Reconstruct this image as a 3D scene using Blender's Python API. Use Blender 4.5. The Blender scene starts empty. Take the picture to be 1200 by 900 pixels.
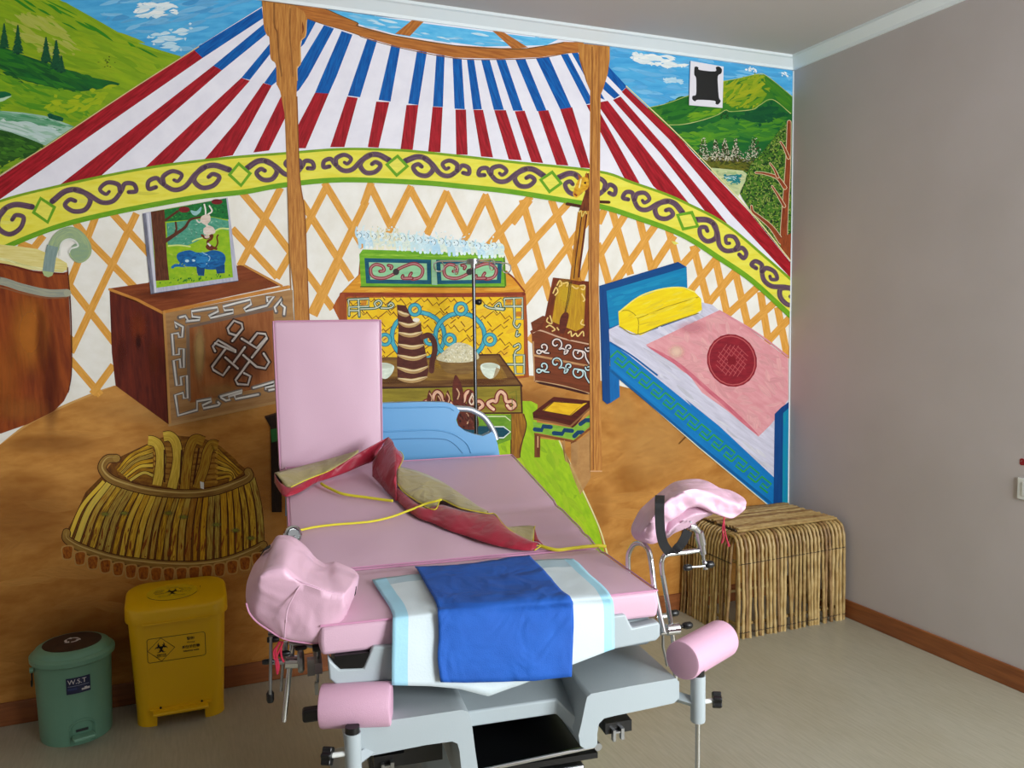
import bpy, bmesh, math, random
from mathutils import Vector, Matrix, geometry
R = math.radians
rnd = random.Random(7)
scene = bpy.context.scene
col = scene.collection

# ------------------------------------------------------------------ camera
CAM = Vector((-3.0937, -3.5363, 1.4984)); FPX = 966.12
YAW, PITCH, ROLL = 0.392994, -0.0745253, -0.0132695
_f = Vector((math.sin(YAW) * math.cos(PITCH), math.cos(YAW) * math.cos(PITCH), math.sin(PITCH)))
_r = Vector((math.cos(YAW), -math.sin(YAW), 0)); _u = _r.cross(_f)
CR = math.cos(ROLL) * _r + math.sin(ROLL) * _u
CU = -math.sin(ROLL) * _r + math.cos(ROLL) * _u
CF = _f
cam_d = bpy.data.cameras.new('camera'); cam = bpy.data.objects.new('camera', cam_d); col.objects.link(cam)
cam.matrix_world = Matrix(((CR.x, CU.x, -CF.x, CAM.x), (CR.y, CU.y, -CF.y, CAM.y), (CR.z, CU.z, -CF.z, CAM.z), (0, 0, 0, 1)))
cam_d.sensor_fit = 'HORIZONTAL'; cam_d.sensor_width = 36; cam_d.lens = FPX * 36 / 1200; cam_d.clip_start = .05
scene.camera = cam

def ray(px, py):
    return (CF + CR * ((px - 600) / FPX) - CU * ((py - 450) / FPX))
def on_plane(px, py, n, d):          # point of the picture on the plane n.p = d
    n = Vector(n); v = ray(px, py)
    return CAM + v * ((d - n.dot(CAM)) / n.dot(v))

# ------------------------------------------------------------------ basics
H = 2.86          # ceiling
HC = 2.8          # underside of the cornice
def lin(h):
    if isinstance(h, (tuple, list)): return tuple(h)[:3]
    c = [int(h[i:i + 2], 16) / 255 for i in (0, 2, 4)]
    return tuple(x / 12.92 if x <= .04045 else ((x + .055) / 1.055) ** 2.4 for x in c)

MATS = {}
def mat(name, colr, rough=.5, metal=0, spec=.5, bump=0, bscale=80, var=0, vscale=6, c2=None, coat=0, sheen=0, stretch=None, sub=0, crease=0):
    if name in MATS: return MATS[name]
    m = bpy.data.materials.new(name); m.use_nodes = True; nt = m.node_tree; b = nt.nodes['Principled BSDF']
    b.inputs['Roughness'].default_value = rough; b.inputs['Metallic'].default_value = metal
    b.inputs['Specular IOR Level'].default_value = spec; b.inputs['Coat Weight'].default_value = coat
    b.inputs['Sheen Weight'].default_value = sheen
    tc = nt.nodes.new('ShaderNodeTexCoord'); src = tc.outputs['Object']
    if stretch:
        mp = nt.nodes.new('ShaderNodeMapping'); mp.inputs['Scale'].default_value = stretch
        if len(stretch) > 3: mp.inputs['Rotation'].default_value = stretch[3:6]; mp.inputs['Scale'].default_value = stretch[:3]
        nt.links.new(src, mp.inputs[0]); src = mp.outputs[0]
    a = lin(colr)
    if var or c2:
        n = nt.nodes.new('ShaderNodeTexNoise'); n.inputs['Scale'].default_value = vscale; n.inputs['Detail'].default_value = 5
        nt.links.new(src, n.inputs['Vector'])
        mr = nt.nodes.new('ShaderNodeMapRange'); mr.inputs['From Min'].default_value = .32; mr.inputs['From Max'].default_value = .68
        nt.links.new(n.outputs['Fac'], mr.inputs['Value'])
        mx = nt.nodes.new('ShaderNodeMix'); mx.data_type = 'RGBA'
        nt.links.new(mr.outputs[0], mx.inputs[0])
        mx.inputs[6].default_value = (*a, 1)
        mx.inputs[7].default_value = (*(lin(c2) if c2 else [x * (1 - var) for x in a]), 1)
        nt.links.new(mx.outputs[2], b.inputs['Base Color'])
    else:
        b.inputs['Base Color'].default_value = (*a, 1)
    if bump:
        n = nt.nodes.new('ShaderNodeTexNoise'); n.inputs['Scale'].default_value = bscale; n.inputs['Detail'].default_value = 3
        nt.links.new(src, n.inputs['Vector'])
        bp = nt.nodes.new('ShaderNodeBump'); bp.inputs['Strength'].default_value = bump; bp.inputs['Distance'].default_value = .003
        nt.links.new(n.outputs['Fac'], bp.inputs['Height'])
        last = bp
        if crease:
            n2 = nt.nodes.new('ShaderNodeTexNoise'); n2.inputs['Scale'].default_value = crease; n2.inputs['Detail'].default_value = 2; n2.inputs['Distortion'].default_value = .8
            nt.links.new(src, n2.inputs['Vector'])
            b2 = nt.nodes.new('ShaderNodeBump'); b2.inputs['Strength'].default_value = .6; b2.inputs['Distance'].default_value = .02
            nt.links.new(n2.outputs['Fac'], b2.inputs['Height']); nt.links.new(bp.outputs[0], b2.inputs['Normal']); last = b2
        nt.links.new(last.outputs[0], b.inputs['Normal'])
    MATS[name] = m
    return m

def mesh_obj(name, verts, faces, m=None, parent=None, smooth=False, mats=None, fm=None):
    me = bpy.data.meshes.new(name)
    me.from_pydata([tuple(v) for v in verts], [], faces); me.validate(); me.update()
    if mats:
        for q in mats: me.materials.append(q)
        if fm:
            for p, k in zip(me.polygons, fm): p.material_index = k
    elif m: me.materials.append(m)
    if smooth:
        me.polygons.foreach_set('use_smooth', [True] * len(me.polygons))
    o = bpy.data.objects.new(name, me); col.objects.link(o)
    if parent: o.parent = parent
    return o

def tag(o, label=None, cat=None, group=None, kind=None):
    if label: o['label'] = label
    if cat: o['category'] = cat
    if group: o['group'] = group
    if kind: o['kind'] = kind
    return o
def empty(name, loc=(0, 0, 0), rz=0):
    o = bpy.data.objects.new(name, None); o.location = loc; o.rotation_euler = (0, 0, rz); o.empty_display_size = .1
    col.objects.link(o); return o

def add_mod_bevel(o, w, seg=3, angle=35):
    b = o.modifiers.new('bevel', 'BEVEL'); b.width = w; b.segments = seg; b.limit_method = 'ANGLE'; b.angle_limit = R(angle)
    for p in o.data.polygons: p.use_smooth = True
    w_ = o.modifiers.new('wn', 'WEIGHTED_NORMAL'); w_.keep_sharp = True
    return o
def subsurf(o, lv=2):
    s = o.modifiers.new('sub', 'SUBSURF'); s.levels = lv; s.render_levels = lv
    for p in o.data.polygons: p.use_smooth = True
    return o

class MB:                       # collects shapes, becomes ONE mesh object
    def __init__(s): s.v = []; s.f = []; s.m = []; s.cur = 0
    def add(s, vs, fs):
        n = len(s.v); s.v += [Vector(v) for v in vs]; s.f += [[i + n for i in f] for f in fs]; s.m += [s.cur] * len(fs); return s
    def box(s, x0, x1, y0, y1, z0, z1, M=None):
        vs = [Vector(p) for p in ((x0, y0, z0), (x1, y0, z0), (x1, y1, z0), (x0, y1, z0), (x0, y0, z1), (x1, y0, z1), (x1, y1, z1), (x0, y1, z1))]
        if M: vs = [M @ v for v in vs]
        return s.add(vs, [(0, 3, 2, 1), (4, 5, 6, 7), (0, 1, 5, 4), (1, 2, 6, 5), (2, 3, 7, 6), (3, 0, 4, 7)])
    def tube(s, pts, r, n=12, caps=True, closed=False):
        pts = [Vector(p) for p in pts]; N = len(pts); rs = r if isinstance(r, (list, tuple)) else [r] * N
        t0 = (pts[1] - pts[0]).normalized(); up = Vector((0, 0, 1)) if abs(t0.z) < .9 else Vector((1, 0, 0))
        nrm = (up - t0 * up.dot(t0)).normalized(); rings = []; vs = []
        for i, p in enumerate(pts):
            a = pts[(i - 1) % N] if (closed or i > 0) else p; b = pts[(i + 1) % N] if (closed or i < N - 1) else p
            t = (b - a)
            t = t.normalized() if t.length > 1e-9 else t0
            nrm = nrm - t * nrm.dot(t)
            nrm = nrm.normalized() if nrm.length > 1e-6 else t.orthogonal().normalized()
            bn = t.cross(nrm)
            for k in range(n):
                a_ = 2 * math.pi * k / n
                vs.append(p + (nrm * math.cos(a_) + bn * math.sin(a_)) * rs[i])
        fs = []
        for i in range(N if closed else N - 1):
            j = (i + 1) % N
            for k in range(n):
                fs.append((i * n + k, i * n + (k + 1) % n, j * n + (k + 1) % n, j * n + k))
        if caps and not closed:
            fs.append(tuple(range(n - 1, -1, -1))); fs.append(tuple((N - 1) * n + k for k in range(n)))
        return s.add(vs, fs)
    def lathe(s, prof, M=None, n=32):      # prof: (r, z) list
        vs = []; fs = []
        for r_, z in prof:
            for k in range(n):
                a = 2 * math.pi * k / n; vs.append(Vector((r_ * math.cos(a), r_ * math.sin(a), z)))
        for i in range(len(prof) - 1):
            for k in range(n): fs.append((i * n + k, i * n + (k + 1) % n, (i + 1) * n + (k + 1) % n, (i + 1) * n + k))
        fs.append(tuple(range(n - 1, -1, -1))); fs.append(tuple((len(prof) - 1) * n + k for k in range(n)))
        if M: vs = [M @ v for v in vs]
        return s.add(vs, fs)
    def prism(s, outline, z0, z1, M=None):   # outline in xy
        n = len(outline)
        tri = geometry.tessellate_polygon([[Vector((x, y, 0)) for x, y in outline]])
        vs = [Vector((x, y, z0)) for x, y in outline] + [Vector((x, y, z1)) for x, y in outline]
        if M: vs = [M @ v for v in vs]
        fs = [tuple(t) for t in tri] + [tuple(i + n for i in reversed(t)) for t in tri] + [(i, (i + 1) % n, (i + 1) % n + n, i + n) for i in range(n)]
        return s.add(vs, fs)
    def ngon_prism(s, outline, z0, z1, M=None):
        n = len(outline)
        vs = [Vector((x, y, z0)) for x, y in outline] + [Vector((x, y, z1)) for x, y in outline]
        if M: vs = [M @ v for v in vs]
        return s.add(vs, [tuple(range(n - 1, -1, -1)), tuple(range(n, 2 * n))] + [(i, (i + 1) % n, (i + 1) % n + n, i + n) for i in range(n)])
    def build(s, name, m=None, parent=None, smooth=True, angle=40, mats=None, fix=True):
        o = mesh_obj(name, s.v, s.f, m, parent, mats=mats, fm=s.m if mats else None)
        if fix:
            bm = bmesh.new(); bm.from_mesh(o.data); bmesh.ops.recalc_face_normals(bm, faces=bm.faces); bm.to_mesh(o.data); bm.free()
        if smooth: o.data.shade_smooth() if False else smooth_angle(o, angle)
        return o
def smooth_angle(o, ang=40):
    me = o.data
    me.polygons.foreach_set('use_smooth', [True] * len(me.polygons))
    bm = bmesh.new(); bm.from_mesh(me)
    for e in bm.edges:
        if len(e.link_faces) == 2 and e.calc_face_angle(0) > R(ang): e.smooth = False
    bm.to_mesh(me); bm.free()

def catmull(pts, k=8, closed=False):
    pts = [Vector(p) for p in pts]; N = len(pts); out = []
    rng = range(N) if closed else range(N - 1)
    for i in rng:
        p1 = pts[i]; p2 = pts[(i + 1) % N]
        p0 = pts[(i - 1) % N] if (closed or i > 0) else p1 * 2 - p2
        p3 = pts[(i + 2) % N] if (closed or i < N - 2) else p2 * 2 - p1
        for j in range(k):
            t = j / k
            out.append(.5 * ((2 * p1) + (p2 - p0) * t + (2 * p0 - 5 * p1 + 4 * p2 - p3) * t * t + (3 * p1 - p0 - 3 * p2 + p3) * t ** 3))
    if not closed: out.append(pts[-1])
    return out
# ------------------------------------------------------------------ the mural painted on the back wall
XL = -5.0; STEP = 1.2e-5
class Paint:
    def __init__(s): s.v = []; s.f = []; s.a = []; s.b = []; s.uv = []; s.n = 0; s.grid = {}; s.cur = 0; s.top = 0
    def alloc(s, prims):
        cs = set()
        for p in prims:
            xs = [q[0] for q in p]; ys = [q[1] for q in p]
            for i in range(int(min(xs) // 5), int(max(xs) // 5) + 1):
                for j in range(int(min(ys) // 5), int(max(ys) // 5) + 1): cs.add((i, j))
        s.cur = 1 + max((s.grid.get(c, 0) for c in cs), default=0); s.top = max(s.top, s.cur)
        for c in cs: s.grid[c] = s.cur
    def W(s, px, py):
        p = on_plane(px, py, (0, 1, 0), 0); return (p.x, p.z)
    def clip(s, poly):
        for ax, lim, sg in ((0, XL, 1), (0, -.001, -1), (1, .0, 1), (1, HC, -1)):
            out = []
            for i in range(len(poly)):
                p, q = poly[i], poly[(i + 1) % len(poly)]
                a, b = (p[ax] - lim) * sg, (q[ax] - lim) * sg
                if a >= 0: out.append(p)
                if (a >= 0) != (b >= 0):
                    t = a / (a - b); out.append(tuple(p[k] + (q[k] - p[k]) * t for k in range(len(p))))
            poly = out
            if len(poly) < 3: return []
        return poly
    def emit(s, pts, uvs, A, B, al):
        w = [(*s.W(*p), *u) for p, u in zip(pts, uvs)]
        w = s.clip(w)
        if not w: return
        ar = sum(w[i][0] * w[(i + 1) % len(w)][1] - w[(i + 1) % len(w)][0] * w[i][1] for i in range(len(w)))
        if abs(ar) < 1e-10: return
        if ar > 0: pass
        else: w = w[::-1]
        n = len(s.v); y = -.0006 - s.cur * STEP
        s.v += [(p[0], y, p[1]) for p in w]; s.f.append(tuple(range(n, n + len(w))))
        for p in w: s.a.append((*A, al)); s.b.append((*B, 1)); s.uv.append((p[2], p[3]))
    def poly(s, pts, c, c2=None, ang=0, st=(14, 3), sm=False, al=1):
        s.n += 1
        A = lin(c); B = lin(c2) if c2 else tuple(x * .88 for x in A)
        if sm: pts = [(p.x, p.y) for p in catmull([(x, y, 0) for x, y in pts], 6, True)]
        ca, sa = math.cos(R(ang)), math.sin(R(ang)); o = (rnd.random() * 50, rnd.random() * 50)
        uv = lambda p: ((p[0] * ca + p[1] * sa) / st[0] + o[0], (-p[0] * sa + p[1] * ca) / st[1] + o[1])
        tri = geometry.tessellate_polygon([[Vector((x, y, 0)) for x, y in pts]])
        s.alloc([[pts[i] for i in t] for t in tri])
        for t in tri:
            q = [pts[i] for i in t]; s.emit(q, [uv(p) for p in q], A, B, al)
    def line(s, pts, w, c, c2=None, sm=True, k=6, closed=False, st=(14, 2), taper=0, al=1, edge=None, cap=True):
        if edge: s.line(pts, (w[0] + edge[0], w[1] + edge[0]) if isinstance(w, tuple) else w + edge[0], edge[1], None, sm, k, closed, st)
        s.n += 1
        A = lin(c); B = lin(c2) if c2 else tuple(x * .85 for x in A)
        P = [Vector((x, y)) for x, y in pts]
        if sm and len(P) > 2: P = [Vector((p.x, p.y)) for p in catmull([(x, y, 0) for x, y in pts], k, closed)]
        if closed: P.append(P[0].copy())
        N = len(P); L = []; R_ = []; S = [0]
        for i in range(1, N): S.append(S[-1] + (P[i] - P[i - 1]).length)
        o = rnd.random() * 80
        for i in range(N):
            if closed and i in (0, N - 1): t = P[1] - P[N - 2]
            else: t = P[min(i + 1, N - 1)] - P[max(i - 1, 0)]
            if t.length < 1e-6: t = Vector((1, 0))
            t.normalize(); nn = Vector((-t.y, t.x))
            f = S[i] / max(S[-1], 1e-6)
            ww = (w[0] + (w[1] - w[0]) * f) if isinstance(w, tuple) else w
            if taper: ww *= max(.12, min(1, min(f, 1 - f) * 2 / taper) ** .6)
            L.append(P[i] + nn * ww / 2); R_.append(P[i] - nn * ww / 2)
        W_ = (w if not isinstance(w, tuple) else max(w))
        s.alloc([[L[i], L[i + 1], R_[i + 1], R_[i]] for i in range(N - 1)])
        for i in range(N - 1):
            s.emit([L[i], L[i + 1], R_[i + 1], R_[i]], [(S[i] / st[0] + o, o), (S[i + 1] / st[0] + o, o), (S[i + 1] / st[0] + o, o + W_ / st[1]), (S[i] / st[0] + o, o + W_ / st[1])], A, B, al)
        if cap and not closed and not taper and W_ > 2.2:
            for q, d, ww in ((P[0], -1, (L[0] - R_[0]).length), (P[-1], 1, (L[-1] - R_[-1]).length)):
                m = [(q.x + ww / 2 * math.cos(a * math.pi / 4), q.y + ww / 2 * math.sin(a * math.pi / 4)) for a in range(8)]
                s.cur += .45; s.emit(m, [(o, o)] * 8, A, A, al); s.cur -= .45
    def ell(s, x, y, a, b, c, c2=None, rot=0, n=20, **k):
        r = R(rot)
        s.poly([(x + a * math.cos(t) * math.cos(r) - b * math.sin(t) * math.sin(r), y + a * math.cos(t) * math.sin(r) + b * math.sin(t) * math.cos(r)) for t in [2 * math.pi * i / n for i in range(n)]], c, c2, **k)
    def ring(s, x, y, a, b, w, c, c2=None, rot=0, n=22, **k):
        r = R(rot)
        s.line([(x + a * math.cos(t) * math.cos(r) - b * math.sin(t) * math.sin(r), y + a * math.cos(t) * math.sin(r) + b * math.sin(t) * math.cos(r)) for t in [2 * math.pi * i / n for i in range(n)]], w, c, c2, sm=False, closed=True, **k)
    def soft(s, x, y, a, b, c, al=.6, rot=0, n=14):
        # a patch of thinner paint, fading out through rings
        s.n += 1; r = R(rot); A = lin(c); o = rnd.random() * 50
        P = lambda k, i: (x + k * (a * math.cos(i) * math.cos(r) - b * math.sin(i) * math.sin(r)), y + k * (a * math.cos(i) * math.sin(r) + b * math.sin(i) * math.cos(r)))
        s.alloc([[P(1, 2 * math.pi * i / n) for i in range(n)]])
        ks = [0, .35, .6, .8, 1]; als = [1, .85, .5, .18, 0]
        for j in range(4):
            for i in range(n):
                t0, t1 = 2 * math.pi * i / n, 2 * math.pi * (i + 1) / n
                q = [P(ks[j], t0), P(ks[j + 1], t0), P(ks[j + 1], t1), P(ks[j], t1)]; aa = [als[j], als[j + 1], als[j + 1], als[j]]
                if j == 0: q = q[:1] + q[1:3]; q = [P(0, 0), P(ks[1], t0), P(ks[1], t1)]; aa = [1, als[1], als[1]]
                w = [(*s.W(*p), al * m) for p, m in zip(q, aa)]; w = s.clip(w)
                if not w: continue
                ar = sum(w[i][0] * w[(i + 1) % len(w)][1] - w[(i + 1) % len(w)][0] * w[i][1] for i in range(len(w)))
                if ar < 0: w = w[::-1]
                nn = len(s.v); yy = -.0006 - s.cur * STEP
                s.v += [(p[0], yy, p[1]) for p in w]; s.f.append(tuple(range(nn, nn + len(w))))
                for p in w: s.a.append((*A, p[2])); s.b.append((*[v * .9 for v in A], 1)); s.uv.append((p[0] * 20 + o, p[1] * 20))
    def inside(s, q, reg):
        x, y = q; ins = False
        for i in range(len(reg)):
            x1, y1 = reg[i]; x2, y2 = reg[i - 1]
            if (y1 > y) != (y2 > y) and x < (x2 - x1) * (y - y1) / (y2 - y1) + x1: ins = not ins
        return ins
    def daubs(s, n, reg, c, c2, ln, w, ang, jit=15, al=1):
        # loose brush strokes inside an axis-aligned or polygonal region
        xs = [p[0] for p in reg]; ys = [p[1] for p in reg]; k = 0
        while k < n:
            x, y = rnd.uniform(min(xs), max(xs)), rnd.uniform(min(ys), max(ys))
            ins = False
            for i in range(len(reg)):
                x1, y1 = reg[i]; x2, y2 = reg[i - 1]
                if (y1 > y) != (y2 > y) and x < (x2 - x1) * (y - y1) / (y2 - y1) + x1: ins = not ins
            k += 1
            if not ins: continue
            a = R(ang + rnd.uniform(-jit, jit)); l = ln * rnd.uniform(.5, 1.3) / 2
            for f in (1, .7, .45, .25):
                if all(s.inside((x + q * l * f * math.cos(a), y + q * l * f * math.sin(a)), reg) for q in (-1, 1)): break
            l *= f
            t = .5 + (rnd.random() - .5) * (1 if al == 1 else al * 1.25); A, B = lin(c), lin(c2); C = tuple(A[i] + (B[i] - A[i]) * t for i in range(3))
            s.line([(x - l * math.cos(a), y - l * math.sin(a)), (x, y + rnd.uniform(-1, 1) * w * .3), (x + l * math.cos(a), y + l * math.sin(a))], w * rnd.uniform(.6, 1.2), C, tuple(v * .85 for v in C), k=4 if l > 6 else 1, sm=l > 3, taper=.7)

def pts(st, ox=0, oy=0, s=1):
    return [(float(a) / s + ox, float(b) / s + oy) for a, b in (q.split(',') for q in st.split())]
K = Paint()
exec('''
C1 = lambda t: pts(t, 0, 0, 3)
C2 = lambda t: pts(t, 400, 0, 3)
C3 = lambda t: pts(t, 800, 0, 3)
C4 = lambda t: pts(t, 0, 300, 3)
C5 = lambda t: pts(t, 400, 300, 3)
C6 = lambda t: pts(t, 800, 300, 3)
D1 = lambda t: pts(t, 0, 230, 6)
D2 = lambda t: pts(t, 150, 220, 6)
D3 = lambda t: pts(t, 120, 340, 5.4545)
D4 = lambda t: pts(t, 60, 500, 4.444)
D5 = lambda t: pts(t, 390, 240, 5)
D6 = lambda t: pts(t, 430, 340, 5.294)
D7 = lambda t: pts(t, 560, 400, 5.625)
D8 = lambda t: pts(t, 600, 190, 4.286)
D9 = lambda t: pts(t, 690, 300, 5)
E1 = lambda t: pts(t, 690, 430, 5)
E2 = lambda t: pts(t, 740, 60, 6)
E3 = lambda t: pts(t, 740, 180, 6)
E4 = lambda t: pts(t, 0, 0, 5)
E5 = lambda t: pts(t, 0, 100, 7.5)
E6 = lambda t: pts(t, 300, 0, 10)
''')
LX = -420
# ground coats
K.poly([(LX, -160), (980, -160), (980, 900), (LX, 1000)], 'f0eee6', 'e6e2d6', st=(30, 30))
fl = [(LX, 700), (-120, 575), (0, 521), (33, 497), (70, 478), (110, 461), (134, 452), (330, 445), (620, 440), (700, 445), (980, 520), (980, 900), (LX, 1000)]
K.poly(fl, 'c68d45', 'a96e2c', ang=-15, st=(40, 14))
K.daubs(260, fl, 'c78e46', 'bd823c', 60, 14, -14, 25)
[K.soft(x, y, a, q, c_, .35) for x, y, a, q, c_ in ((740, 560, 40, 25, 'b4762e'), (830, 600, 50, 22, 'd8a258'), (760, 640, 60, 25, 'd09c50'), (880, 640, 30, 40, 'b07430'), (730, 480, 20, 30, 'd8a458'), (700, 600, 20, 40, 'ad702c'))]
for x, y, a, b in ((20, 600, 90, 60), (120, 740, 120, 50), (330, 560, 60, 70), (620, 470, 60, 20), (60, 520, 70, 16)):
    K.soft(x, y, a, b, '9a5f26', .45)
for x, y, a, b in ((200, 480, 120, 25), (770, 520, 60, 60), (300, 640, 40, 60)):
    K.soft(x, y, a, b, 'dba65c', .45)
K.line([(0, 521), (33, 497), (70, 478), (110, 461), (134, 452)], 2.5, 'd2a05c', taper=.4)
# lattice
LW = 8.5
def lat(t, w=LW, f=None):
    for seg in t.split(';'):
        p = pts(seg) if f is None else f(seg)
        K.line(p, w, 'e5a84e', 'd39438', sm=False, cap=False)
lat('80,250 107,285 162,341; 128,246 177,300; 78,330 134,402; 82,421 118,463; 160,250 83,413; 113,252 80,336; 133,428 108,462; 51,276 34,298; 22,285 42,293; 86,395 74,410')
lat('284,226 317,265 342,298; 272,268 325,325; 329,220 281,312; 342,295 324,326; 268,300 276,322')
lat('353,236 412,328; 384,216 346,290; 380,214 426,290; 429,236 364,368; 357,316 390,362; 397,308 368,370; 398,352 412,372; 346,250 353,240')
lat('433,216 460,270; 480,220 506,268; 522,225 548,276; 568,228 616,346; 612,234 645,352; 435,214 426,240; 482,218 453,276; 524,224 500,275; 570,228 542,286; 622,230 572,288')
lat('646,234 676,318; 683,240 692,262; 668,236 598,312; 692,254 612,358; 694,292 680,330; 700,285 714,334; 634,318 610,346; 636,380 620,400; 600,262 621,234')
lat('717,246 739,322; 749,256 764,318; 783,268 794,308; 812,288 830,356; 838,302 852,368; 861,316 877,384; 891,342 901,404; 911,360 923,420')
lat('735,248 702,300; 768,264 720,332; 790,276 762,318; 818,290 798,312; 840,302 808,342; 863,316 828,358; 887,337 851,370; 907,355 873,386; 926,372 896,404; 927,408 915,420; 708,246 701,262')
# skies
K.poly([(LX, -200), (980, -200), (980, 170), (730, 150), (640, 40), (330, 20), (200, 110), (LX, 160)], '58b2e0', '3f9bd3', st=(40, 8))
sky1 = [(60, -20), (310, -10), (215, 70), (150, 40)]
K.daubs(150, sky1, '2f8fcc', '8fcdee', 34, 5, -8, 10, al=.6)
K.daubs(50, pts('800,20 1040,10 1050,90 780,110', 0, 0, 5), 'cfe6ee', 'f2f6f4', 20, 3.5, -8, 10, al=.7)
K.daubs(40, pts('860,210 1140,130 1050,310 900,270', 0, 0, 5), 'a8d8ee', 'dcecf2', 20, 4, -6, 10, al=.6)
K.daubs(70, C2('0,40 800,140 600,200 100,130'), '6cc0e8', 'd8f0f8', 22, 3, 8, 10, al=.7)
sky2 = [(714, 50), (930, 75), (930, 125), (745, 125), (712, 80)]
K.daubs(140, sky2, '3a9bd6', '87caee', 28, 5, 8, 10, al=.6)
K.daubs(70, E2('0,10 330,50 420,90 330,120 100,90 0,60'), 'dfe9ea', 'f4f4ee', 18, 4, 8, 12, al=.85)
K.daubs(24, E2('220,190 370,190 370,230 220,220'), 'a9d6ec', 'd0e6ee', 14, 3, 5, 12, al=.7)
K.daubs(20, E2('790,110 880,120 880,150 800,140'), 'e4ecec', 'f8f8f4', 8, 2.5, 30, 40, al=.9)
K.daubs(12, E2('1050,140 1110,150 1100,190 1060,180'), 'e4ecec', 'f8f8f4', 7, 2, 30, 40, al=.9)
# hills, left
hill = [(LX, -190), (20, -190), (66, -2), (86, 8), (120, 27), (156, 48), (185, 58), (212, 66), (190, 120), (0, 240), (LX, 420)]
K.poly(hill, '8fae16', '75991a', ang=15, st=(50, 10))
K.daubs(300, [(-60, -40), (66, 0), (120, 30), (210, 66), (160, 110), (0, 90), (-60, 60)], '9db41c', '6d9a14', 46, 5, 22, 12, al=.6)
K.daubs(90, [(0, 14), (60, 18), (100, 60), (60, 70), (20, 40)], 'b4b75a', 'a2b02e', 34, 4, 28, 10, al=.5)
K.daubs(80, [(66, 0), (100, 20), (150, 50), (200, 70), (160, 64), (90, 40), (20, 8), (0, -20)], '1f7a1c', '3f8f16', 36, 3, 32, 6, al=.6)
K.poly([(-60, 40), (0, 54), (20, 62), (50, 72), (80, 82), (105, 90), (140, 98), (120, 104), (80, 108), (50, 102), (0, 80), (-60, 70)], '0e4a26', '1e6a24', ang=20, st=(40, 6), sm=True)
K.daubs(200, [(-30, 50), (60, 74), (110, 92), (90, 112), (40, 104), (-30, 80)], '0b4426', '2f7d20', 32, 4, 22, 12, al=.7)
K.daubs(200, [(-20, 80), (60, 104), (130, 112), (90, 146), (50, 128), (-20, 128)], '8ab018', '3c8a1c', 34, 5, 20, 15, al=.6)
K.daubs(60, [(60, 112), (140, 100), (96, 144), (50, 128)], 'b0bd16', '92b018', 20, 5, -10, 25, al=.7)
def spruce(x, y, h, w, c='0d3f2a'):
    K.line([(x, y), (x, y - h)], (w * .35, .8), c, sm=False)
    for i in range(int(h * 1.3)):
        f = i / (h * 1.3); yy = y - h * (1 - f) ; ww = w * (.12 + .88 * f) * rnd.uniform(.6, 1.1) / 2
        for sg in (-1, 1): K.line([(x, yy), (x + sg * ww, yy + ww * .45)], (2.2, .8), c, '1f5c34', sm=False, cap=False); pass
for x, y, h, w in ((5, 55, 27, 13), (21, 62, 32, 15), (54, 72, 28, 15), (66, 80, 32, 17), (-10, 54, 30, 16), (72, 84, 18, 12)): spruce(x, y, h, w)
K.daubs(26, E4('560,370 640,325 700,370 660,400 580,390'), '2a3a10', '12200a', 2.6, 1.3, 20, 40)
K.poly(E5('-300,60 0,55 60,60 100,80 80,100 0,120 -300,150'), '0e5a3a', '14683a', st=(10, 2), sm=True)
K.line(E5('-200,150 0,130 60,110 100,95'), 4, 'a4c7a0', 'c4dcc8', taper=.6)
K.poly(E5('-900,200 0,225 200,240 400,270 620,350 640,370 400,530 240,470 90,420 0,395 -900,330'), 'a8c8b4', '8fb6a0', ang=6, st=(40, 4))
K.daubs(110, E5('-100,225 200,245 620,360 500,390 200,320 -100,290'), '3c8f5a', '7fb392', 40, 2.6, 9, 6, al=.7)
K.daubs(70, E5('-100,300 250,330 560,390 400,520 100,400 -100,380'), 'cfe0da', 'b8d2cc', 40, 3.5, 14, 8, al=.7)
K.poly(E5('415,258 440,245 480,262 530,275 560,290 552,318 500,312 430,290'), '0a4430', '0f5a3c', st=(3, 3))
K.poly(E5('-900,330 0,390 100,415 240,465 330,500 385,525 300,600 0,820 -400,1000'), '2d5c1c', '1e4818', ang=15, st=(20, 4))
K.daubs(150, E5('-100,400 200,460 390,530 0,800 -100,800'), '4a8420', '17401a', 16, 4, 10, 30, al=.7)
K.daubs(50, E5('0,700 200,620 240,640 0,810'), '9ab41c', '5c9020', 20, 4, -30, 15, al=.8)
# hills, right
K.poly(E2('100,400 240,370 400,312 640,212 760,190 880,162 935,165 1030,235 1140,330 1140,900 200,900'), '3f7f1e', '2e6e22', ang=10, st=(20, 5))
K.daubs(160, E2('640,212 880,162 935,165 1000,250 880,400 700,400 560,300'), 'a9ae1e', '5f9418', 20, 4, -35, 25, al=.7)
K.daubs(60, E2('935,165 1130,330 1120,430 1000,340 900,250'), '1e6a26', '4d8a1c', 18, 4, 40, 10, al=.7)
K.daubs(110, E2('160,400 410,320 560,360 420,470 250,500'), '0c5424', '2f7c20', 26, 5, -15, 15, al=.7)
K.daubs(60, E2('400,440 640,400 640,430 400,500'), '7fa81c', '4e931e', 24, 3, -10, 12, al=.7)
h2 = E2('255,520 360,515 480,490 600,450 660,415 700,425 850,410 900,380 990,340 1060,390 1140,450 1140,900 420,900')
K.poly(h2, '1f6a24', '14562a', ang=5, st=(24, 4))
K.daubs(180, E2('420,560 640,480 900,440 1110,460 1000,640 480,640'), '5a9a1e', '1a6a2a', 22, 4, 0, 18, al=.6)
K.daubs(120, E2('700,450 860,420 990,350 1100,450 900,520'), '0a4a2c', '14582c', 22, 5, 10, 30, al=.7)
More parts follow.
